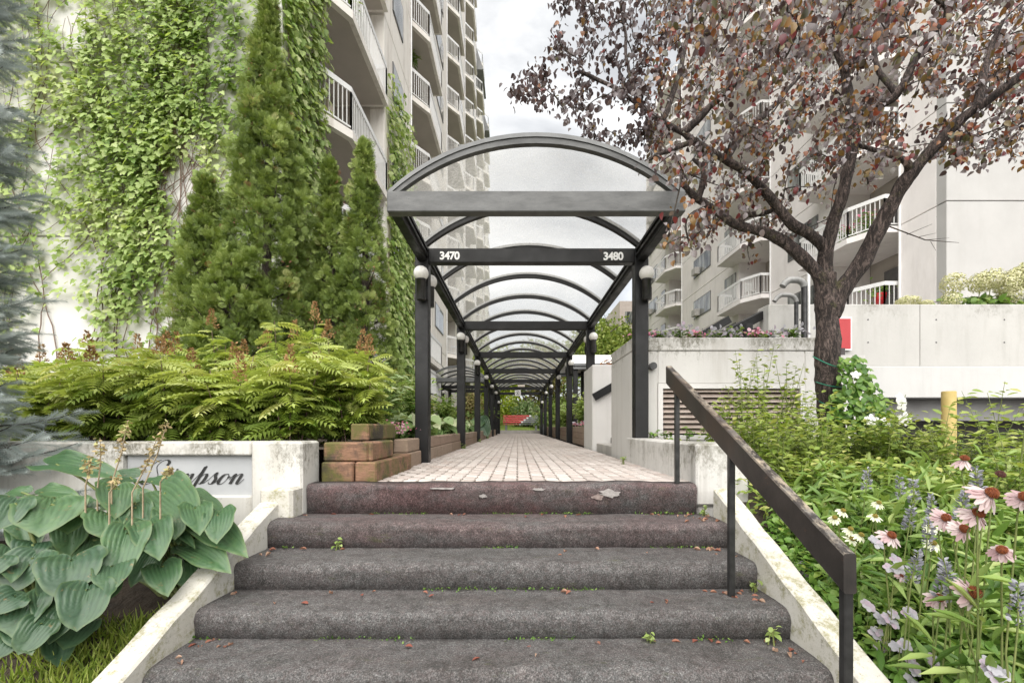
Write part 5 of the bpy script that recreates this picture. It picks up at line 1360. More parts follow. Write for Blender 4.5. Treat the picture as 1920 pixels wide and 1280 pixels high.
for k, (a_, b2) in enumerate(((330, 560), (620, 470), (120, 560), (430, 620), (860, 720), (660, 700), (780, 500), (1010, 500), (250, 440), (540, 380), (900, 470), (60, 480))):
    LV1.append(((a_, b2), (a_ + random.gauss(0, 30), b2 + random.uniform(95, 130)), random.uniform(135, 180), 2.60, 2.42))
for k, (a_, b2) in enumerate(((470, 800), (250, 800), (60, 680), (370, 1000), (150, 860), (520, 740), (20, 960), (280, 1060))):
    LV2.append(((a_, b2), (a_ + random.gauss(-15, 30), b2 + random.uniform(95, 135)), random.uniform(140, 190), 2.20, 2.04))
for k in range(14):   # smaller leaves filling the mound
    a_, b2 = random.uniform(250, 900), random.uniform(420, 760); LV1.append(((a_, b2), (a_ + random.gauss(0, 45), b2 + random.uniform(60, 120)), random.uniform(95, 150), 2.75, 2.62))
for k in range(12):
    a_, b2 = random.uniform(-60, 420), random.uniform(720, 1020); LV2.append(((a_, b2), (a_ + random.gauss(-20, 45), b2 + random.uniform(60, 130)), random.uniform(100, 170), 2.30, 2.18))
for lst, o, mt, foot in ((LV1, hos1, H1, (-1.98, 2.78, -.68)), (LV2, hos2, H2, (-2.3, 2.3, -.80))):
    for (b_, t_, w_, d0, d1) in lst:
        B = Z(b_[0], b_[1], d0); T = Z(t_[0], t_[1], d1)
        hosta_leaf(B, T, w_ / 2.461 * (d0 + d1) / 2 / F * .96, mt, o, random.uniform(.15, .34))
        petiole(o, B, (foot[0] + random.uniform(-.08, .08), foot[1] + random.uniform(-.08, .08), foot[2]))
for (b_, t_, d) in (((515, 360), (590, 70), 2.5), ((450, 380), (462, 150), 2.5), ((395, 370), (410, 230), 2.45), ((610, 400), (725, 150), 2.4), ((660, 380), (775, 70), 2.55), ((505, 400), (545, 330), 2.4), ((740, 350), (795, 280), 2.5)):
    B = Z(b_[0], b_[1], d); T = Z(t_[0], t_[1], d - .05)
    st = MB().tube([B - Vector((0, 0, .22)), B, B.lerp(T, .5) + Vector((.01, 0, 0)), T], [.005, .004, .0035, .0015], 5, 0, False).build('flower_stalk', M['stem_dry'], hos1)
    m_ = 46; u = RNG.uniform(.35, 1, m_); pp = pts_array([B.lerp(T, q) for q in u]) + RNG.normal(size=(m_, 3)) * .006
    put('seed_pods', scatter_mesh('seed_pods', LEAF[0], LEAF[1], pp, np.stack([RNG.normal(0, 1, m_), RNG.normal(0, 1, m_), RNG.normal(-.3, .4, m_)], 1), unit(m_), RNG.uniform(.016, .032, m_), foliage('dry_pod_%d' % b_[0], [(0, (.30, .22, .11)), (.6, (.46, .36, .20)), (1, (.42, .42, .18))], .8, .2)), st)

# grass along the left side wall
n = 5200; gx = RNG.uniform(-3.0, -1.83, n); gy = RNG.uniform(1.15, 2.5, n)
keep = (RNG.random(n) < np.clip(1.2 - 1.1 * (-1.83 - gx), .12, 1)); gx, gy = gx[keep], gy[keep]; n = len(gx)
gz = np.array([left_slope(x, y) for x, y in zip(gx, gy)])
BLADE = ([(-.04, 0, 0), (.04, 0, 0), (.03, .55, .06), (0, 1, .22), (-.03, .55, .06)], [(0, 1, 2, 3, 4)])
tag(put('grass_strip', scatter_mesh('grass_strip', BLADE[0], BLADE[1], np.stack([gx, gy, gz - .01], 1), np.stack([RNG.normal(0, .4, n), RNG.normal(0, .4, n), np.ones(n)], 1), unit(n), RNG.uniform(.05, .13, n), G['grass'])), 'short bright grass growing along the left side wall', 'grass', kind='stuff')
n = 9000; gx = RNG.uniform(-4.5, 4.5, n); gy = 30.35 + 12 * RNG.random(n) ** 1.6
tag(put('lawn_grass', scatter_mesh('lawn_grass', BLADE[0], BLADE[1], np.stack([gx, gy, np.array([lawn_z(q) for q in gy]) - .01], 1), np.stack([RNG.normal(0, .3, n), RNG.normal(0, .3, n), np.ones(n)], 1), unit(n), RNG.uniform(.04, .09, n), G['grass'])), 'mown lawn grass behind the bench', 'grass', kind='stuff')

# ------------------------------------------------------------------ generic leafy plants
def plant(name, label, cat, base, h, r, n, tmpl, mat, size, group=None, stems=5, droop=.3, spread=1.0, flowers=None, dark=0):
    base = Vector(base); o = empty(name, tuple(base), label, cat, group)
    st = MB(); pos = []; ax = []; nm = []; sc = []; rr = []
    for k in range(stems):
        a = 2 * math.pi * (k + random.random() * .6) / stems; q = r * random.uniform(.35, 1); hh = h * random.uniform(.65, 1.05)
        tip = base + Vector((q * math.cos(a), q * math.sin(a), hh)); mid = base + Vector((q * .35 * math.cos(a), q * .35 * math.sin(a), hh * .6))
        st.tube([base + Vector((.02 * math.cos(a), .02 * math.sin(a), -.04)), mid, tip], [.005, .004, .0018], 4, 0, False)
        m_ = max(3, n // stems)
        for j in range(m_):
            u = .12 + .88 * (j + random.random()) / m_
            p = base.lerp(mid, u / .6) if u < .6 else mid.lerp(tip, (u - .6) / .4)
            p = p + Vector((random.gauss(0, r * .16), random.gauss(0, r * .16), random.gauss(0, .02)))
            b_ = j * 2.4 + k + random.random(); pos.append(tuple(p))
            ax.append((math.cos(b_) * spread, math.sin(b_) * spread, random.gauss(.35 - droop, .3))); nm.append((random.gauss(0, .3), random.gauss(-.2, .3), 1))
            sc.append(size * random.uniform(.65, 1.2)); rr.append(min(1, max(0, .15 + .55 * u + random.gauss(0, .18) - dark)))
    st.build('stems', M['stem'], o)
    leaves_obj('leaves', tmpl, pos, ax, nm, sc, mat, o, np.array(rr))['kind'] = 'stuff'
    if flowers:
        fm, fn, fs, fh = flowers
        pp = np.stack([base.x + RNG.normal(0, r * .55, fn), base.y + RNG.normal(0, r * .55, fn), base.z + h * fh + RNG.normal(0, .06 * h + .015, fn)], 1)
        leaves_obj('flowers', BROAD, pp, unit(fn) + np.array([0, -.3, .2]), np.stack([RNG.normal(0, .4, fn), RNG.normal(-.7, .3, fn), RNG.normal(.6, .3, fn)], 1), RNG.uniform(fs * .7, fs * 1.2, fn), fm, o)['kind'] = 'stuff'
    return o
FL = ['first', 'second', 'third', 'fourth', 'fifth', 'sixth']
# left bed beside the walkway
plant('pink_flower_clump', 'pink flower clump behind the first left post', 'flowers', (-1.52, 5.35, .22), .30, .26, 150, LEAF, G['bed'], .07, flowers=(G['pink'], 220, .035, .62), stems=9)
plant('pink_flower_clump', 'pink flowers just past the timber stack', 'flowers', (-1.62, 4.98, .22), .26, .2, 110, LEAF, G['bed'], .07, flowers=(G['pink'], 130, .034, .62), stems=8)
plant('leafy_plant', 'pale tall leafy plant left of the first left post', 'plant', (-1.78, 5.9, .22), 1.0, .36, 360, LANCE, G['hosta_far'], .16, stems=14)
plant('leafy_plant', 'bushy plant under the cedars left of the first left post', 'plant', (-2.15, 6.5, .22), .95, .42, 380, LEAF, G['bed'], .12, stems=14)
nb = 0
for k, y in enumerate((6.3, 7.3, 8.3, 10.0, 11.1, 12.2, 13.8, 15.2, 16.6, 18.0)):
    sec = max(0, min(5, int((y - 5.41) / 3.74)))
    plant('hosta_clump', 'pale variegated hosta clump behind timber past the %s left post, %s from the steps' % (FL[sec], ['nearest', 'middle', 'farthest'][k % 3] if k < 9 else 'last'), 'hosta', (-1.48 - .12 * (k % 2), y, .2), .42, .32, 120, BROAD, G['hosta_far'], .22, 'hosta clumps along the left bed', 9, .75)
for k, y in enumerate((7.0, 8.6, 10.4, 12.5, 14.6, 17.0)):
    plant('leafy_plant', 'tall feathery plant behind the hostas past the %s left post' % FL[max(0, min(5, int((y - 5.41) / 3.74)))] + (' on the near side' if k % 2 == 0 else ' on the far side'), 'plant', (-2.35 - .25 * (k % 2), y, .2), 1.15 + .1 * (k % 3), .55, 520, LANCE if k % 2 else LEAF, G['rose'] if k % 2 else G['bed'], .15, 'tall plants in the left bed', 18)
for k, (x, y) in enumerate(((-2.7, 19.0), (-1.7, 22.0), (-3.2, 22.5), (-1.8, 26))):
    plant('leafy_plant', ['bush in front of the side canopy', 'bush at the foot of the fifth left post', 'bush inside the side canopy', 'bush at the far left end of the walkway'][k], 'bush', (x, y, .2), 1.1, .7, 520, LEAF, G['bed'], .2, stems=18)
# one big drooping hosta leaf over the path
hp = empty('hosta', (-1.3, 15.4, .2), 'small hosta with one big leaf hanging over the path by the fourth left post', 'hosta')
hosta_leaf((-1.24, 15.6, .62), (-.94, 15.1, .05), .55, H2, hp, .1); hosta_leaf((-1.3, 15.6, .6), (-1.6, 15.2, .35), .5, H1, hp, .1); petiole(hp, (-1.24, 15.6, .62), (-1.32, 15.7, .15))
# right bed beside the walkway
for k, (x, y) in enumerate(((1.95, 10.4), (2.3, 11.6), (1.95, 12.8), (2.1, 14.2), (2.1, 18.4), (2.0, 20.5), (2.2, 23.0))):
    plant('leafy_plant', ['bright green leafy bush right behind the stair wall end', 'leafy bush between stair wall and third right post', 'leafy bush beside the third right post', 'leafy bush past the third right post', 'leafy bush past the cross canopy', 'leafy bush by the fifth right post', 'leafy bush by the sixth right post'][k], 'bush', (x, y, .36), .95 if k < 3 else .8, .42, 420, BROAD if k % 2 == 0 else LEAF, G['ivy'], .16, 'leafy bushes in the right bed', 14)
for k, (x, y) in enumerate(((1.85, 9.95), (1.85, 10.8), (1.85, 12.0), (1.85, 13.4))):
    plant('white_pink_flowers', ['white and pink bedding flowers nearest the stair wall', 'white and pink bedding flowers, second clump from the stair wall', 'white and pink bedding flowers by the third right post', 'white and pink bedding flowers past the third right post'][k], 'flowers', (x, y, .36), .18, .25, 70, LEAF, G['bed'], .07, flowers=(G['pale'] if k % 2 == 0 else G['pink'], 90, .06, .8), stems=7)
# planter flowers on top of the louvred wall
for k in range(9):
    plant('trailing_flowers', ['pink-tinged flower clump at the left corner', 'flower clump next to the left corner', 'third flower clump from the left', 'fourth flower clump from the left', 'middle flower clump', 'flower clump right of the middle', 'third flower clump from the right', 'second flower clump from the right', 'flower clump nearest the vent pipes'][k] + ' on top of the louvred wall', 'flowers', (1.62 + .24 * k, 5.86 + .1 * (k % 2), 1.55), .10 + .03 * (k % 3), .16, 48, LEAF, G['bed'], .075, 'flowers on top of the louvred wall', 6, flowers=(G['pink'] if k in (0, 3, 6) else G['pale'], 34, .06, .7))
plant('red_flowers', 'reddish bedding plants on top of the stair wall', 'flowers', (1.85, 8.9, 1.6), .14, .25, 60, LEAF, foliage('coleus', [(0, (.30, .10, .04)), (1, (.42, .22, .08))], .6, .3), .08, stems=6, flowers=(G['pale'], 30, .05, .7))
# hydrangeas on the parapet
hyd = [(1788, 532, 20, 'leftmost round'), (1838, 530, 19, 'second round'), (1858, 524, 21, 'third round'), (1888, 536, 20, 'low'), (1905, 525, 22, 'high'), (1925, 515, 24, 'rightmost'), (1782, 563, 16, 'low left'), (1895, 552, 18, 'low right')]
hb = empty('hydrangea', tuple(P(1860, 575, 9.5)), 'cream hydrangea bush with round heads on the parapet', 'hydrangea')
n = 420; c = P(1865, 560, 9.6); pp = np.stack([RNG.normal(c.x, .55, n), RNG.normal(9.65, .12, n), RNG.uniform(2.72, 3.15, n)], 1)
leaves_obj('leaves', BROAD, pp, unit(n) + np.array([0, -.5, 0]), np.stack([RNG.normal(0, .3, n), RNG.normal(-.6, .3, n), RNG.normal(.7, .3, n)], 1), RNG.uniform(.12, .2, n), G['bed'], hb)['kind'] = 'stuff'
def hydra_head(c, r, parent, flat=1.0):
    m_ = 520; d_ = unit(m_); pp = np.array(tuple(c)) + d_ * np.array([r, r, r * flat]) * RNG.uniform(.80, 1.06, (m_, 1))
    _h = leaves_obj('flower_head', BROAD, pp, np.cross(d_, unit(m_)), d_, RNG.uniform(r * .14, r * .24, m_), G['hydra'], parent); tag(_h, kind='stuff'); return _h
for px, py, rp, lb in hyd:
    h_ = P(px, py, 9.45); hydra_head(h_, rp * 9.45 / F, hb); MB().tube([(h_.x + .05, 9.6, 2.7), (h_.x, 9.45, h_.z - .1)], .008, 5).build('stem', M['stem'], hb)
hb2 = empty('hydrangea', tuple(P(1700, 572, 9.3)), 'flat cream hydrangea heads lying on the left of the parapet', 'hydrangea')
for px, py, rp in ((1702, 565, 19), (1735, 569, 12)): hydra_head(P(px, py, 9.3), rp * 9.3 / F, hb2, .5)
rp_ = empty('flower_pot', tuple(P(1650, 565, 15.7)), 'red flower pot behind the lower balcony railing', 'plant pot')
c = P(1650, 556, 15.7)
MB().lathe((c.x, 15.7, c.z - .12), [(.001, -.15), (.13, -.15), (.20, .22), (.18, .22), (.15, .15), (.001, .15)], 16).build('pot', plain('pot_red', (.42, .012, .015), (.5, .02, .025), 8, .5, 0), rp_)
n = 90; leaves_obj('leaves', LEAF, np.stack([RNG.normal(c.x, .2, n), RNG.normal(15.7, .15, n), RNG.normal(c.z + .22, .14, n)], 1), unit(n), unit(n), RNG.uniform(.1, .2, n), G['bed'], rp_)['kind'] = 'stuff'
# pots' plants at the far end
for o_, c in ((pot_r, pot_rc), (pot_l, pot_lc)):
    n = 300; y_ = c.y
    leaves_obj('leaves', LEAF, np.stack([RNG.normal(c.x, .24, n), RNG.normal(y_, .2, n), RNG.uniform(.5, 1.25, n)], 1), unit(n) + np.array([0, 0, .6]), unit(n), RNG.uniform(.1, .2, n), G['bed'] if o_ is pot_r else G['rose'], o_)['kind'] = 'stuff'

# ------------------------------------------------------------------ trees and shrubs beyond the walkway
def tree(label, x, y, z0, h, r, n, mat, size, cat='tree', name='background_tree', trunk=.35, sx_=1, group='trees behind the walkway'):
    if y > 30.5: z0 = lawn_z(y)
    o = empty(name, (x, y, z0), label, cat, group)
    mb = MB(); mb.tube([(x, y, z0 - .2), (x + .1, y, z0 + h * .4), (x, y, z0 + h * .8)], [.16, .1, .03], 8)
    for k in range(9):
        a = k * 2.4; u = .3 + .06 * k
        mb.tube([(x, y, z0 + h * u), (x + r * .5 * math.cos(a), y + r * .5 * math.sin(a), z0 + h * (u + .14)), (x + r * .85 * math.cos(a), y + r * .85 * math.sin(a), z0 + h * (u + .22))], [.05, .03, .01], 5, 0, False)
    mb.build('trunk', M['bark_dark'], o)
    cl = [(unit(1)[0] * np.array([r * .72 * sx_, r * .72, h * .30]) * random.uniform(.5, 1) + np.array([x, y, z0 + h * (.5 + trunk * .4)]), random.uniform(.28, .5) * r) for _ in range(26)]
    pos = []
    for k in range(n):
        c, q = cl[random.randrange(len(cl))]; d_ = unit(1)[0]; pos.append(c + d_ * q * random.uniform(.55, 1) * np.array([1, 1, .8]))
    m_ = len(pos); leaves_obj('crown', LEAF, pos, unit(m_) + np.array([0, 0, -.4]), unit(m_) + np.array([0, -.2, .6]), RNG.uniform(size * .7, size * 1.2, m_), mat, o)['kind'] = 'stuff'
tree('bright lime tree behind the left end of the bench', -1.6, 34.5, .1, 5.2, 1.8, 3400, G['tree_lime'], .26)
tree('grey-green shrub behind the middle of the bench', .7, 36, .1, 2.9, 1.6, 2600, G['hosta_far'], .2, 'shrub', trunk=-.3)
tree('brownish dry tree behind the right end of the bench', 2.2, 40, .1, 6.4, 2.4, 3400, G['tree_brown'], .26)
tree('green tree far behind the bench', -.2, 46, .1, 7.5, 3.2, 3200, G['tree_far'], .34)
tree('wide green tree closing the view behind the lime tree', -5, 44, .1, 8, 3.6, 3200, G['tree_far'], .34)
tree('low green hedge bush behind the left of the bench', -2.3, 33.5, .1, 1.6, 1.1, 1800, G['tree_far'], .17, 'shrub', trunk=-.4)
tree('low green bush behind the right of the bench', 1.9, 34, .1, 1.9, 1.1, 1800, G['ivy'], .17, 'shrub', trunk=-.4)
tree('tall tree right of the canopy above the cross roof', 5.2, 30, .3, 7.2, 2.6, 5200, G['tree_far'], .24)
tree('second tree right of the canopy behind the stair wall', 7.6, 36, .3, 9.0, 3.2, 4200, G['tree_far'], .28)
tree('brownish green tree under the cross roof', 4.6, 22, .3, 3.2, 1.6, 2800, G['tree_brown'], .18, trunk=0)
tree('round tree far right beyond the walkway', 9, 46, .3, 9, 3.4, 3200, G['tree_far'], .34)
tree('green tree behind the side canopy on the left', -3.6, 32, .1, 3.4, 1.6, 2600, G['tree_brown'], .2, trunk=0)

for k, (x, y, h, r, mt) in enumerate(((-3.4, 38, 3.4, 2.2, 'tree_far'), (.2, 41, 3.2, 2.2, 'tree_lime'), (3.6, 39, 3.4, 2.2, 'tree_far'), (-7, 40, 4, 2.6, 'tree_far'), (7, 41, 4.2, 2.6, 'tree_brown'), (2.2, 48, 9, 3.4, 'tree_far'), (-2.6, 52, 9, 3.6, 'tree_lime'), (5.4, 54, 9.5, 3.8, 'tree_far'), (2.9, 26, 2.6, 1.1, 'ivy'), (10.5, 40, 6, 3, 'tree_far'))):
    tree(['low green thicket left of the bench', 'low lime thicket behind the bench', 'low green thicket right of the bench', 'green thicket at the far left behind the side canopy', 'brown thicket at the far right of the walkway', 'tall dense tree behind the right of the bench', 'tall yellow-green tree closing the far view', 'tall dense tree at the far right of the view', 'leafy shrub beside the last right posts', 'dense tree in front of the distant brick building'][k], x, y, .1, h, r, 2600, G[mt], .3, 'tree' if h > 5 else 'shrub', 'background_tree' if h > 5 else 'background_shrub', trunk=-.35 if h < 5 else .2, sx_=1.3)
# ------------------------------------------------------------------ flower bed right of the steps
def rz(x, y): return right_bed(x, y)
def at_bed(px, py, d): p = P(px, py, d); return p
# leafy rose bushes
ROSES = [(1390, 4.6, .62, .36, 'in front of the louvres near the handrail'), (1480, 4.7, .85, .40, 'in front of the right half of the louvres'), (1440, 4.1, .72, .40, 'low in front of the louvred wall'), (1530, 4.0, .60, .40, 'at the foot of the plum trunk'), (1620, 4.2, .70, .42, 'just right of the plum trunk'), (1700, 4.0, .66, .45, 'below the garage opening'),
         (1790, 3.9, .72, .45, 'in front of the yellow bollard'), (1880, 3.7, .76, .45, 'right of the yellow bollard'), (1950, 3.2, .85, .42, 'at the right picture edge'), (1600, 3.3, .50, .38, 'behind the white coneflowers'), (1720, 3.1, .52, .40, 'behind the pink coneflowers'), (1840, 2.9, .60, .40, 'behind the tallest coneflowers'), (1500, 3.4, .50, .35, 'behind the right side wall')]
for k, (px, d, h, r, lb) in enumerate(ROSES):
    x = (px - CX) * d / F
    plant('rose_bush', 'light green leafy rose bush ' + lb, 'rose bush', (x, d, rz(x, d)), h * (.66 if px < 1500 else .80), r, 460 if px < 1500 else 700, LEAF, G['rose'], .055, 'rose bushes in the right bed', 26, .25)
# long shoots
for k, (px, d, h) in enumerate(((1425, 4.5, 1.2), (1500, 4.6, .95), (1370, 4.8, .8), (1905, 2.7, .95), (1450, 4.3, .85), (1400, 4.2, .7), (1525, 4.3, .7), (1860, 3.6, .9), (1660, 3.9, .7), (1475, 4.75, 1.1), (1345, 4.4, .75), (1415, 3.9, .75), (1460, 3.6, .6), (1545, 3.6, .75), (1760, 3.5, .75), (1395, 4.85, 1.25))):
    x = (px - CX) * d / F; z = rz(x, d)
    plant('rose_shoot', ['long thin leafy shoot rising over the louvres', 'thin leafy shoot beside the plum trunk', 'short leafy shoot behind the top of the handrail', 'long leafy shoot against the wall at the right edge', 'wispy shoot in front of the middle louvres', 'wispy shoot just above the handrail', 'wispy shoot touching the plum trunk', 'tall wispy shoot right of the yellow bollard', 'wispy shoot under the clematis flowers', 'tall wispy shoot at the right of the louvres', 'wispy shoot at the left of the louvres', 'wispy shoot over the middle of the handrail', 'low wispy shoot over the lower handrail', 'wispy shoot in front of the trunk foot', 'wispy shoot in front of the garage beam', 'tallest wispy shoot in front of the louvres'][k], 'plant', (x, d, z), h, .20, 210, LEAF, G['rose'], .065, stems=5)
# small weeds at the louvre foot
for k, px in enumerate((1222, 1248, 1290, 1330)):
    x = (px - CX) * 5.45 / F; plant('weed', ['round-leaved weed by the front right post', 'second weed from the front right post', 'bright weed under the louvres', 'small weed at the right of the ledge'][k], 'weed', (x, 5.45, .28), .10 + .04 * (k == 2), .10, 16, BROAD, G['glossy'], .07, 'weeds on the ledge', 4)
# clematis beside the trunk
cl = empty('clematis', tuple(P(1600, 850, 4.45)), 'clematis with white flowers climbing on the right of the plum trunk', 'climbing plant')
pos = []; 
while len(pos) < 900:
    px, py = random.gauss(1615, 34), random.uniform(668, 870)
    w_ = 14 + 55 * min(1, (py - 660) / 120)
    if abs(px - (1592 + .16 * (py - 660))) > w_: continue
    pos.append(tuple(P(px, py, random.uniform(4.3, 4.62))))
n = len(pos); leaves_obj('leaves', BROAD, pos, np.stack([RNG.normal(.2, .6, n), RNG.normal(-.4, .3, n), RNG.normal(-.5, .4, n)], 1), np.stack([RNG.normal(0, .4, n), RNG.normal(-.7, .3, n), RNG.normal(.6, .3, n)], 1), RNG.uniform(.05, .085, n), G['glossy'], cl)['kind'] = 'stuff'
MB().tube([P(1570, 880, 4.5), P(1590, 800, 4.5), P(1600, 720, 4.48), P(1590, 670, 4.5)], [.008, .007, .005, .002], 5).build('stems', M['vine_stem'], cl)
wm = foliage('white_petal', [(0, (.78, .77, .76)), (1, (.86, .84, .84))], .6, .3, .2, (1, 1, 1))
PET = ([(0, 0, 0), (.28, .3, .05), (.36, .65, .03), (.12, .98, -.03), (-.12, .98, -.03), (-.36, .65, .03), (-.28, .3, .05)], [(0, 1, 2, 3), (0, 3, 4), (0, 4, 5, 6)])
def petals(c, facing, n, ln, mat, name, parent, droop=0.0, wide=1.0):
    f_ = Vector(facing).normalized(); s_ = f_.orthogonal().normalized(); u_ = f_.cross(s_)
    ax = []; 
    for k in range(n):
        a = 2 * math.pi * k / n + random.uniform(-.12, .12); ax.append(tuple(s_ * math.cos(a) + u_ * math.sin(a) - f_ * (droop + random.uniform(-.12, .12))))
    return put(name, scatter_mesh(name, PET[0], PET[1], [tuple(Vector(c))] * n, ax, [tuple(f_)] * n, np.stack([RNG.uniform(ln * wide * .9, ln * wide * 1.1, n), RNG.uniform(ln * .85, ln * 1.08, n), np.full(n, ln)], 1), mat), parent)
for k, (px, py, s_) in enumerate(((1634, 787, 13), (1662, 790, 11), (1692, 757, 15), (1695, 785, 14), (1688, 745, 11), (1605, 702, 9), (1640, 842, 9))):
    petals(P(px, py, 4.25), (random.uniform(-.4, .4), -1, random.uniform(-.2, .5)), 5, s_ * 4.25 / F, wm, 'flower', cl, .05, 1.0)
MB().tube([P(1650, 800, 4.35), P(1690, 760, 4.25), P(1698, 740, 4.25)], .003, 4).build('stems', M['stem'], cl)

# coneflowers
pk = foliage('coneflower_petal', [(0, (.46, .30, .32)), (.5, (.58, .45, .46)), (1, (.66, .58, .58))], .6, .3, .2, (1, .9, .9))
wp = foliage('white_coneflower_petal', [(0, (.66, .68, .50)), (1, (.80, .80, .70))], .6, .3, .2, (1, 1, .85))
def cone_mat(name, a, b_):
    m, t, bb = new_mat(name); L(t, ramp(t, noise(t, coords(t), 230, 3, .8), [(.35, a), (.65, b_)]), bb.inputs['Base Color']); bb.inputs['Roughness'].default_value = .7; return m
CM = cone_mat('orange_cone', (.06, .010, .008), (.34, .10, .025)); CG = cone_mat('green_cone', (.10, .085, .01), (.38, .30, .06)); CD = cone_mat('dark_cone', (.03, .012, .01), (.14, .05, .035))
def coneflower(label, px, py, d, size, facing, pm_, cm_, droop=.35, npet=14, group='coneflowers'):
    c = P(px, py, d); f_ = Vector(facing).normalized(); o = empty('coneflower', (c.x, d + .1, rz(c.x, d)), label, 'flower', group)
    r = size * .32
    if pm_: petals(c - f_ * r * .15, f_, npet, size * random.uniform(.95, 1.05), pm_, 'petals', o, droop, .46)
    # spiky dome
    m_ = 150; mb = MB(); q = f_.to_track_quat('Z', 'Y')
    for k in range(m_):
        z = 1 - k / m_ * .98; a = k * 2.39996; s_ = math.sqrt(max(0, 1 - z * z)); dr = q @ Vector((s_ * math.cos(a), s_ * math.sin(a), z)); p = c + dr * r * .86; sd = dr.orthogonal().normalized(); s2 = dr.cross(sd); w_ = r * .11
        mb.add([p + sd * w_, p - sd * .5 * w_ + s2 * .8 * w_, p - sd * .5 * w_ - s2 * .8 * w_, p + dr * r * .26], [(0, 1, 3), (1, 2, 3), (2, 0, 3)])
    vs = [];
    for i in range(7):
        th = math.pi * .55 * i / 6
        for j in range(12):
            a = 2 * math.pi * j / 12; vs.append(c + q @ (Vector((math.sin(th) * math.cos(a), math.sin(th) * math.sin(a), math.cos(th))) * r * .88))
    mb.add(vs, [(i * 12 + j, i * 12 + (j + 1) % 12, (i + 1) * 12 + (j + 1) % 12, (i + 1) * 12 + j) for i in range(6) for j in range(12)])
    mb.build('cone', cm_, o)
    foot = Vector((c.x + random.uniform(-.03, .08), d + random.uniform(.02, .12), rz(c.x, d) - .03)); b0 = c - f_ * r * .3
    MB().tube([b0, b0 - f_ * .04 - Vector((0, 0, .04)), b0.lerp(foot, .45) + Vector((random.gauss(0, .025), random.gauss(0, .02), 0)), foot], [.0030, .0030, .0034, .004], 6, 0, False).build('stem', M['stem'], o)
    m_ = 14; u = RNG.uniform(.2, 1, m_); pp = pts_array([b0.lerp(foot, t_) for t_ in u])
    leaves_obj('leaves', LANCE, pp, unit(m_) + np.array([0, -.2, .2]), np.tile([0, -.3, 1.], (m_, 1)), RNG.uniform(.10, .17, m_), G['bed'], o)['kind'] = 'stuff'
def Q(zx, zy): return 1500 + zx / 2.909, 840 + zy / 2.909
def clear(px, d): return max(d, 1.64 * F / (px - CX))
CF = [((1040, 245), 1.50, .064, (.25, -.8, .65), pk, CM, 'big pale pink coneflower below the dark seed head'), ((970, 355), 1.60, .06, (.1, -.75, .75), pk, CM, 'pale pink coneflower just under the biggest upper one'), ((795, 380), 1.85, .056, (-.1, -.8, .5), pk, CM, 'pink coneflower at the left of the upper pair'),
      ((893, 440), 1.75, .056, (.05, -.85, .5), pk, CM, 'pink coneflower in the middle of the upper group'), ((497, 475), 1.95, .056, (.15, -.6, .7), pk, CM, 'pink coneflower standing alone beside the white ones'), ((945, 785), 1.38, .062, (.35, -.85, .45), pk, CM, 'largest pink coneflower low in the right corner'),
      ((760, 815), 1.62, .046, (-.15, -.75, .6), pk, CM, 'small pink coneflower left of the largest low one'), ((555, 690), 2.05, .032, (.2, -.7, .6), pk, CM, 'tiny half-open pink coneflower in the leaves'), ((897, 58), 2.3, .062, (.0, -.3, .95), pk, CM, 'coneflower with drooping petals in front of the rose bushes'),
      ((1102, 555), 1.55, .05, (-.5, -.5, .6), pk, CM, 'half hidden pink coneflower at the right edge'), ((1225, 265), 1.5, .055, (-.3, -.7, .5), pk, CM, 'coneflower cut off by the right picture edge')]
for (z_, d, s_, f_, a, b_, lb) in CF: 
    px, py = Q(*z_); dd = clear(px, d); coneflower(lb, px, py, dd, s_ * dd / d, f_, a, b_, .95 if 'drooping' in lb else random.uniform(.35, .8), random.choice((12, 13, 15, 16)))
px, py = Q(1090, 145); coneflower('dark brown spent coneflower head above the big pink one', px, py, clear(px, 1.7), .05, (.1, -.5, .8), None, CD)
WF = [((190, 378), 2.25, 'leftmost white coneflower near the handrail'), ((275, 440), 2.2, 'white coneflower bud right of the leftmost one'), ((333, 472), 2.1, 'white coneflower in the front pair, right one'), ((283, 495), 2.05, 'white coneflower in the front pair, left one'), ((430, 297), 2.5, 'highest white coneflower behind the others'), ((720, 430), 2.1, 'white coneflower among the pink group'), ((728, 518), 2.05, 'white coneflower below the pink group'), ((235, 340), 2.4, 'white coneflower seen from the side behind the leftmost'), ((410, 370), 2.4, 'flat white coneflower left of the highest one')]
for (z_, d, lb) in WF:
    px, py = Q(*z_); d = clear(px, d); coneflower(lb, px, py, d, .040, (random.uniform(-.3, .3), -.5, .8), wp, CG, random.uniform(.2, .8), 12, 'white coneflowers')

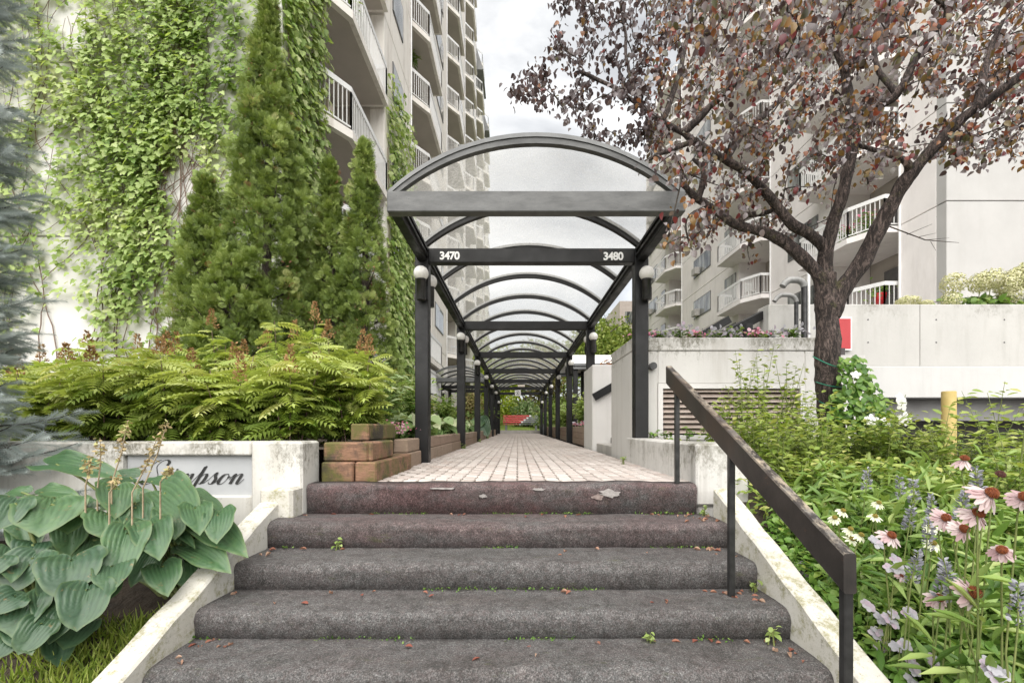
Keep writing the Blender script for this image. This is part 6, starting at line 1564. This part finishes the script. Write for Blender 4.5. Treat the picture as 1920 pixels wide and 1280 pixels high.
# salvia spikes
SV = [((550, 220), 2.6), ((625, 235), 2.4), ((720, 330), 2.2), ((590, 380), 2.3), ((605, 650), 1.75), ((820, 690), 1.6), ((1190, 850), 1.35), ((975, 190), 1.9), ((690, 470), 2.0), ((870, 320), 2.0), ((765, 745), 1.7), ((1000, 250), 1.9), ((360, 170), 2.7)]
SVL = ['far left behind the white coneflowers', 'tall behind the white coneflowers', 'leaning beside the pink group', 'thin behind the lone pink coneflower', 'low in front of the lone pink coneflower', 'above the largest coneflower', 'at the right bottom edge', 'below the drooping coneflower', 'under the pink group', 'between the two upper coneflowers', 'above the small pink coneflower', 'beside the dark seed head', 'faint beside the rose bush']
for (z_, d), lb in zip(SV, SVL):
    px, py = Q(*z_); d = clear(px, d); c = P(px, py, d); o = empty('salvia', (c.x, d + .05, rz(c.x, d)), 'grey-lavender salvia spike ' + lb, 'flower', 'salvia spikes in the right bed')
    hh = .13; m_ = 64; u = RNG.random(m_); ang = RNG.uniform(0, 6.28, m_); lean = random.uniform(-.25, .25)
    ring_ = np.round(u * 12) / 12
    pp = np.stack([c.x + lean * hh * ring_ + np.cos(ang) * .014 * (1.15 - ring_), d + np.sin(ang) * .014 * (1.15 - ring_), c.z - hh / 2 + hh * ring_], 1)
    leaves_obj('florets', LEAF, pp, np.stack([np.cos(ang), np.sin(ang), np.full(m_, .6)], 1), unit(m_), RNG.uniform(.014, .026, m_), G['salvia'], o)['kind'] = 'stuff'
    MB().tube([(c.x + lean * hh, d, c.z + hh / 2), (c.x, d, c.z - hh / 2), (c.x - .02, d + .05, rz(c.x, d) - .02)], [.0015, .003, .004], 5, 0, False).build('stem', M['stem'], o)

# impatiens: low pale flowers along the side wall
IM = [((375, 860), 1.62), ((480, 935), 1.52), ((420, 1010), 1.46), ((455, 1085), 1.40), ((355, 1070), 1.45), ((545, 1085), 1.38), ((590, 1190), 1.32), ((725, 1185), 1.28), ((1080, 1232), 1.2), ((1040, 1180), 1.24), ((60, 830), 1.85), ((105, 890), 1.75), ((105, 960), 1.68), ((180, 965), 1.64), ((30, 690), 2.0), ((20, 650), 2.05), ((490, 900), 1.58), ((230, 930), 1.66), ((610, 1250), 1.28), ((600, 905), 1.6), ((510, 640), 1.9), ((400, 500), 2.2)]
IMR = [q for q, _ in sorted(IM, key=lambda q: q[0][1])]
for k, ((zx, zy), d) in enumerate(IM):
    px, py = Q(zx, zy); d = clear(px, d); c = P(px, py, d); o = empty('impatiens', (c.x, d, rz(c.x, d)), 'x', 'flower', 'pale impatiens flowers along the right side wall')
    o['label'] = 'pale lilac impatiens flower, %s highest of those along the right side wall' % NTH(IMR.index((zx, zy)))
    for j in range(random.choice((2, 3))):
        petals(c + Vector((random.gauss(0, .012), random.gauss(0, .012), random.gauss(0, .012))), (random.uniform(-.3, .3), -.8, .7), 5, random.uniform(.024, .034), G['pale'], 'bloom', o, -.02, 1.15)
    MB().tube([c, (c.x, d + .03, rz(c.x, d) - .02)], .002, 4, 0, False).build('stem', M['stem'], o)
# leaves of the bed
def bed_mass(name, label, n, tmpl, mat, size, region, hmax, cat='foliage'):
    pos = []; rr = []
    while len(pos) < n:
        x, y = random.uniform(*region[:2]), random.uniform(*region[2:])
        if x < 1.57 + .0 * y: continue
        h = hmax(x, y)
        u = random.random() ** .7; z = rz(x, y) + .02 + h * u * (1 + .35 * vnoise((x, y), 2.5))
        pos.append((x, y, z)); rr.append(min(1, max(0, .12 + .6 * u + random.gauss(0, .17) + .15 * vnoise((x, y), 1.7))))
    n_ = len(pos)
    return tag(put(name, scatter_mesh(name, tmpl[0], tmpl[1], pos, np.stack([RNG.normal(0, .7, n_), RNG.normal(-.35, .5, n_), RNG.normal(.15, .45, n_)], 1), np.stack([RNG.normal(0, .35, n_), RNG.normal(-.35, .3, n_), RNG.normal(.9, .2, n_)], 1), RNG.uniform(size * .6, size * 1.25, n_), mat, np.array(rr))), label, cat, kind='stuff')
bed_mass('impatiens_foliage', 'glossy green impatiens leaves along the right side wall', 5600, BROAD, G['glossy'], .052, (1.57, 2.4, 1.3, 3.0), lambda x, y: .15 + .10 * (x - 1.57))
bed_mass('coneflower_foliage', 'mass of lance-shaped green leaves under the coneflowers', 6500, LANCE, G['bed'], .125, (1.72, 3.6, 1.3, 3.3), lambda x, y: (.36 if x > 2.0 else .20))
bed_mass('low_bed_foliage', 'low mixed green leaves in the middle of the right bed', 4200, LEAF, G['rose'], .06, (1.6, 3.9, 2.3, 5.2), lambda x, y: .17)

# ------------------------------------------------------------------ fallen leaves and weeds on the steps
fl_mesh = []
for k in range(5):
    tv = [(x * (1 + .2 * math.sin(k + i)), y - .5, z * (1.5 + .7 * k) + .006 + .10 * abs(x)) for i, (x, y, z) in enumerate(LEAF[0])]
    me = bpy.data.meshes.new('fallen_leaf'); me.from_pydata(tv, [], LEAF[1]); me.materials.append(G['fallen'])
    a = me.attributes.new('rnd', 'FLOAT', 'POINT'); a.data.foreach_set('value', np.full(len(tv), k / 4, np.float32)); me.update(); fl_mesh.append(me)
spots = []
for k in range(105):
    i = random.choice((1, 1, 2, 2, 3, 3, 4, 4, 4))
    u = random.random()
    x = SX1 - .04 - abs(random.gauss(0, .16)) if random.random() < .42 else (SX0 + .04 + abs(random.gauss(0, .13)) if random.random() < .3 else random.uniform(SX0 + .1, SX1 - .1))
    back = STEP_D[i - 1]; dd = back - .015 - abs(random.gauss(0, .06)) if random.random() < .6 else random.uniform(STEP_D[i] + .07, back - .03)
    spots.append((x, max(dd, STEP_D[i] + .06), STEP_Z[i], i))
SW = ['top', 'second', 'third', 'fourth', 'fifth']
spots.sort(); cnt = {}
for (x, y, z, i) in spots:
    cnt[i] = cnt.get(i, -1) + 1
    o = put('fallen_leaf', random.choice(fl_mesh)); s_ = random.uniform(.022, .05); o.scale = (s_, s_, s_); o.location = (x, y, z + .004)
    o.rotation_euler = (random.gauss(0, .15), random.gauss(0, .15), random.uniform(0, 6.28))
    tag(o, 'small dry reddish fallen leaf, %s from the left on the %s carpeted step' % (NTH(cnt[i]), SW[i]), 'fallen leaf', 'fallen leaves on the %s step' % SW[i])
for k, (px, py, d, s_, lb) in enumerate(((635, 1018, 3.03, .035, 'tiny green weed left of centre on the second step'), (1215, 1192, 2.34, .035, 'tiny green weed right of centre below the fourth step'), (1443, 1185, 2.34, .045, 'three-leaved weed at the right end below the fourth step'), (1412, 1100, 2.66, .045, 'small weed in the corner by the handrail post'), (1318, 958, 3.36, .035, 'small weed by the cracked ledge foot'), (1168, 862, 5.2, .05, 'weed at the foot of the ledge beside the path'))):
    c = P(px, py, d); plant('weed', lb, 'weed', (c.x, d - .02, c.z - .02), s_ * 1.2, s_ * .8, 9, BROAD, G['ivy'], s_ * .9, 'weeds on the steps', 3)
for k, y in enumerate((9.0, 12.75, 16.4)):
    plant('weed', 'weed tuft at the foot of the %s left post' % FL[k + 1], 'weed', (-1.06, y, 0), .07, .08, 20, LEAF, G['ivy'], .05, 'weeds along the path', 4)

pos = []
for i in range(1, 5):
    for k in range(420):
        x = random.uniform(SX0, SX1)
        if mnoise.noise(Vector((x * 1.7, i * 5.3, 0))) < .02: continue
        pos.append((x, STEP_D[i - 1] - random.random() ** 2 * .03 + .004, STEP_Z[i] + random.uniform(0, .008)))
n = len(pos)
tag(put('moss', scatter_mesh('moss', LEAF[0], LEAF[1], pos, unit(n) + np.array([0, -.4, .5]), unit(n) + np.array([0, 0, 1.]), RNG.uniform(.008, .020, n), G['glossy'])), 'thin green moss along the back edges of the carpeted steps', 'moss', kind='stuff')

# greenery on the balconies
for k, (x, y, z, lb, fm) in enumerate(((-4.35, 18.9, 15.95 - .55, 'leafy pot plant on the second tower bay balcony', None), (-4.3, 11.4, 10.45, 'spiky plant behind the nearest tower balcony railing', None), (12.0, 16.6, 7.0, 'plant box with grassy leaves on the near block balcony', 'red'), (12.0, 15.6, 7.0, 'red flowers hanging on the near block balcony railing', 'red'), (-4.3, 27.2, 21.9, 'small green plant on a high tower balcony', None))):
    plant('balcony_plant', lb, 'plant', (x, y, z), .8, .3, 90, LANCE, G['bed'], .28, 'plants on the balconies', 7, flowers=((G['pink'], 24, .1, .8) if fm else None))
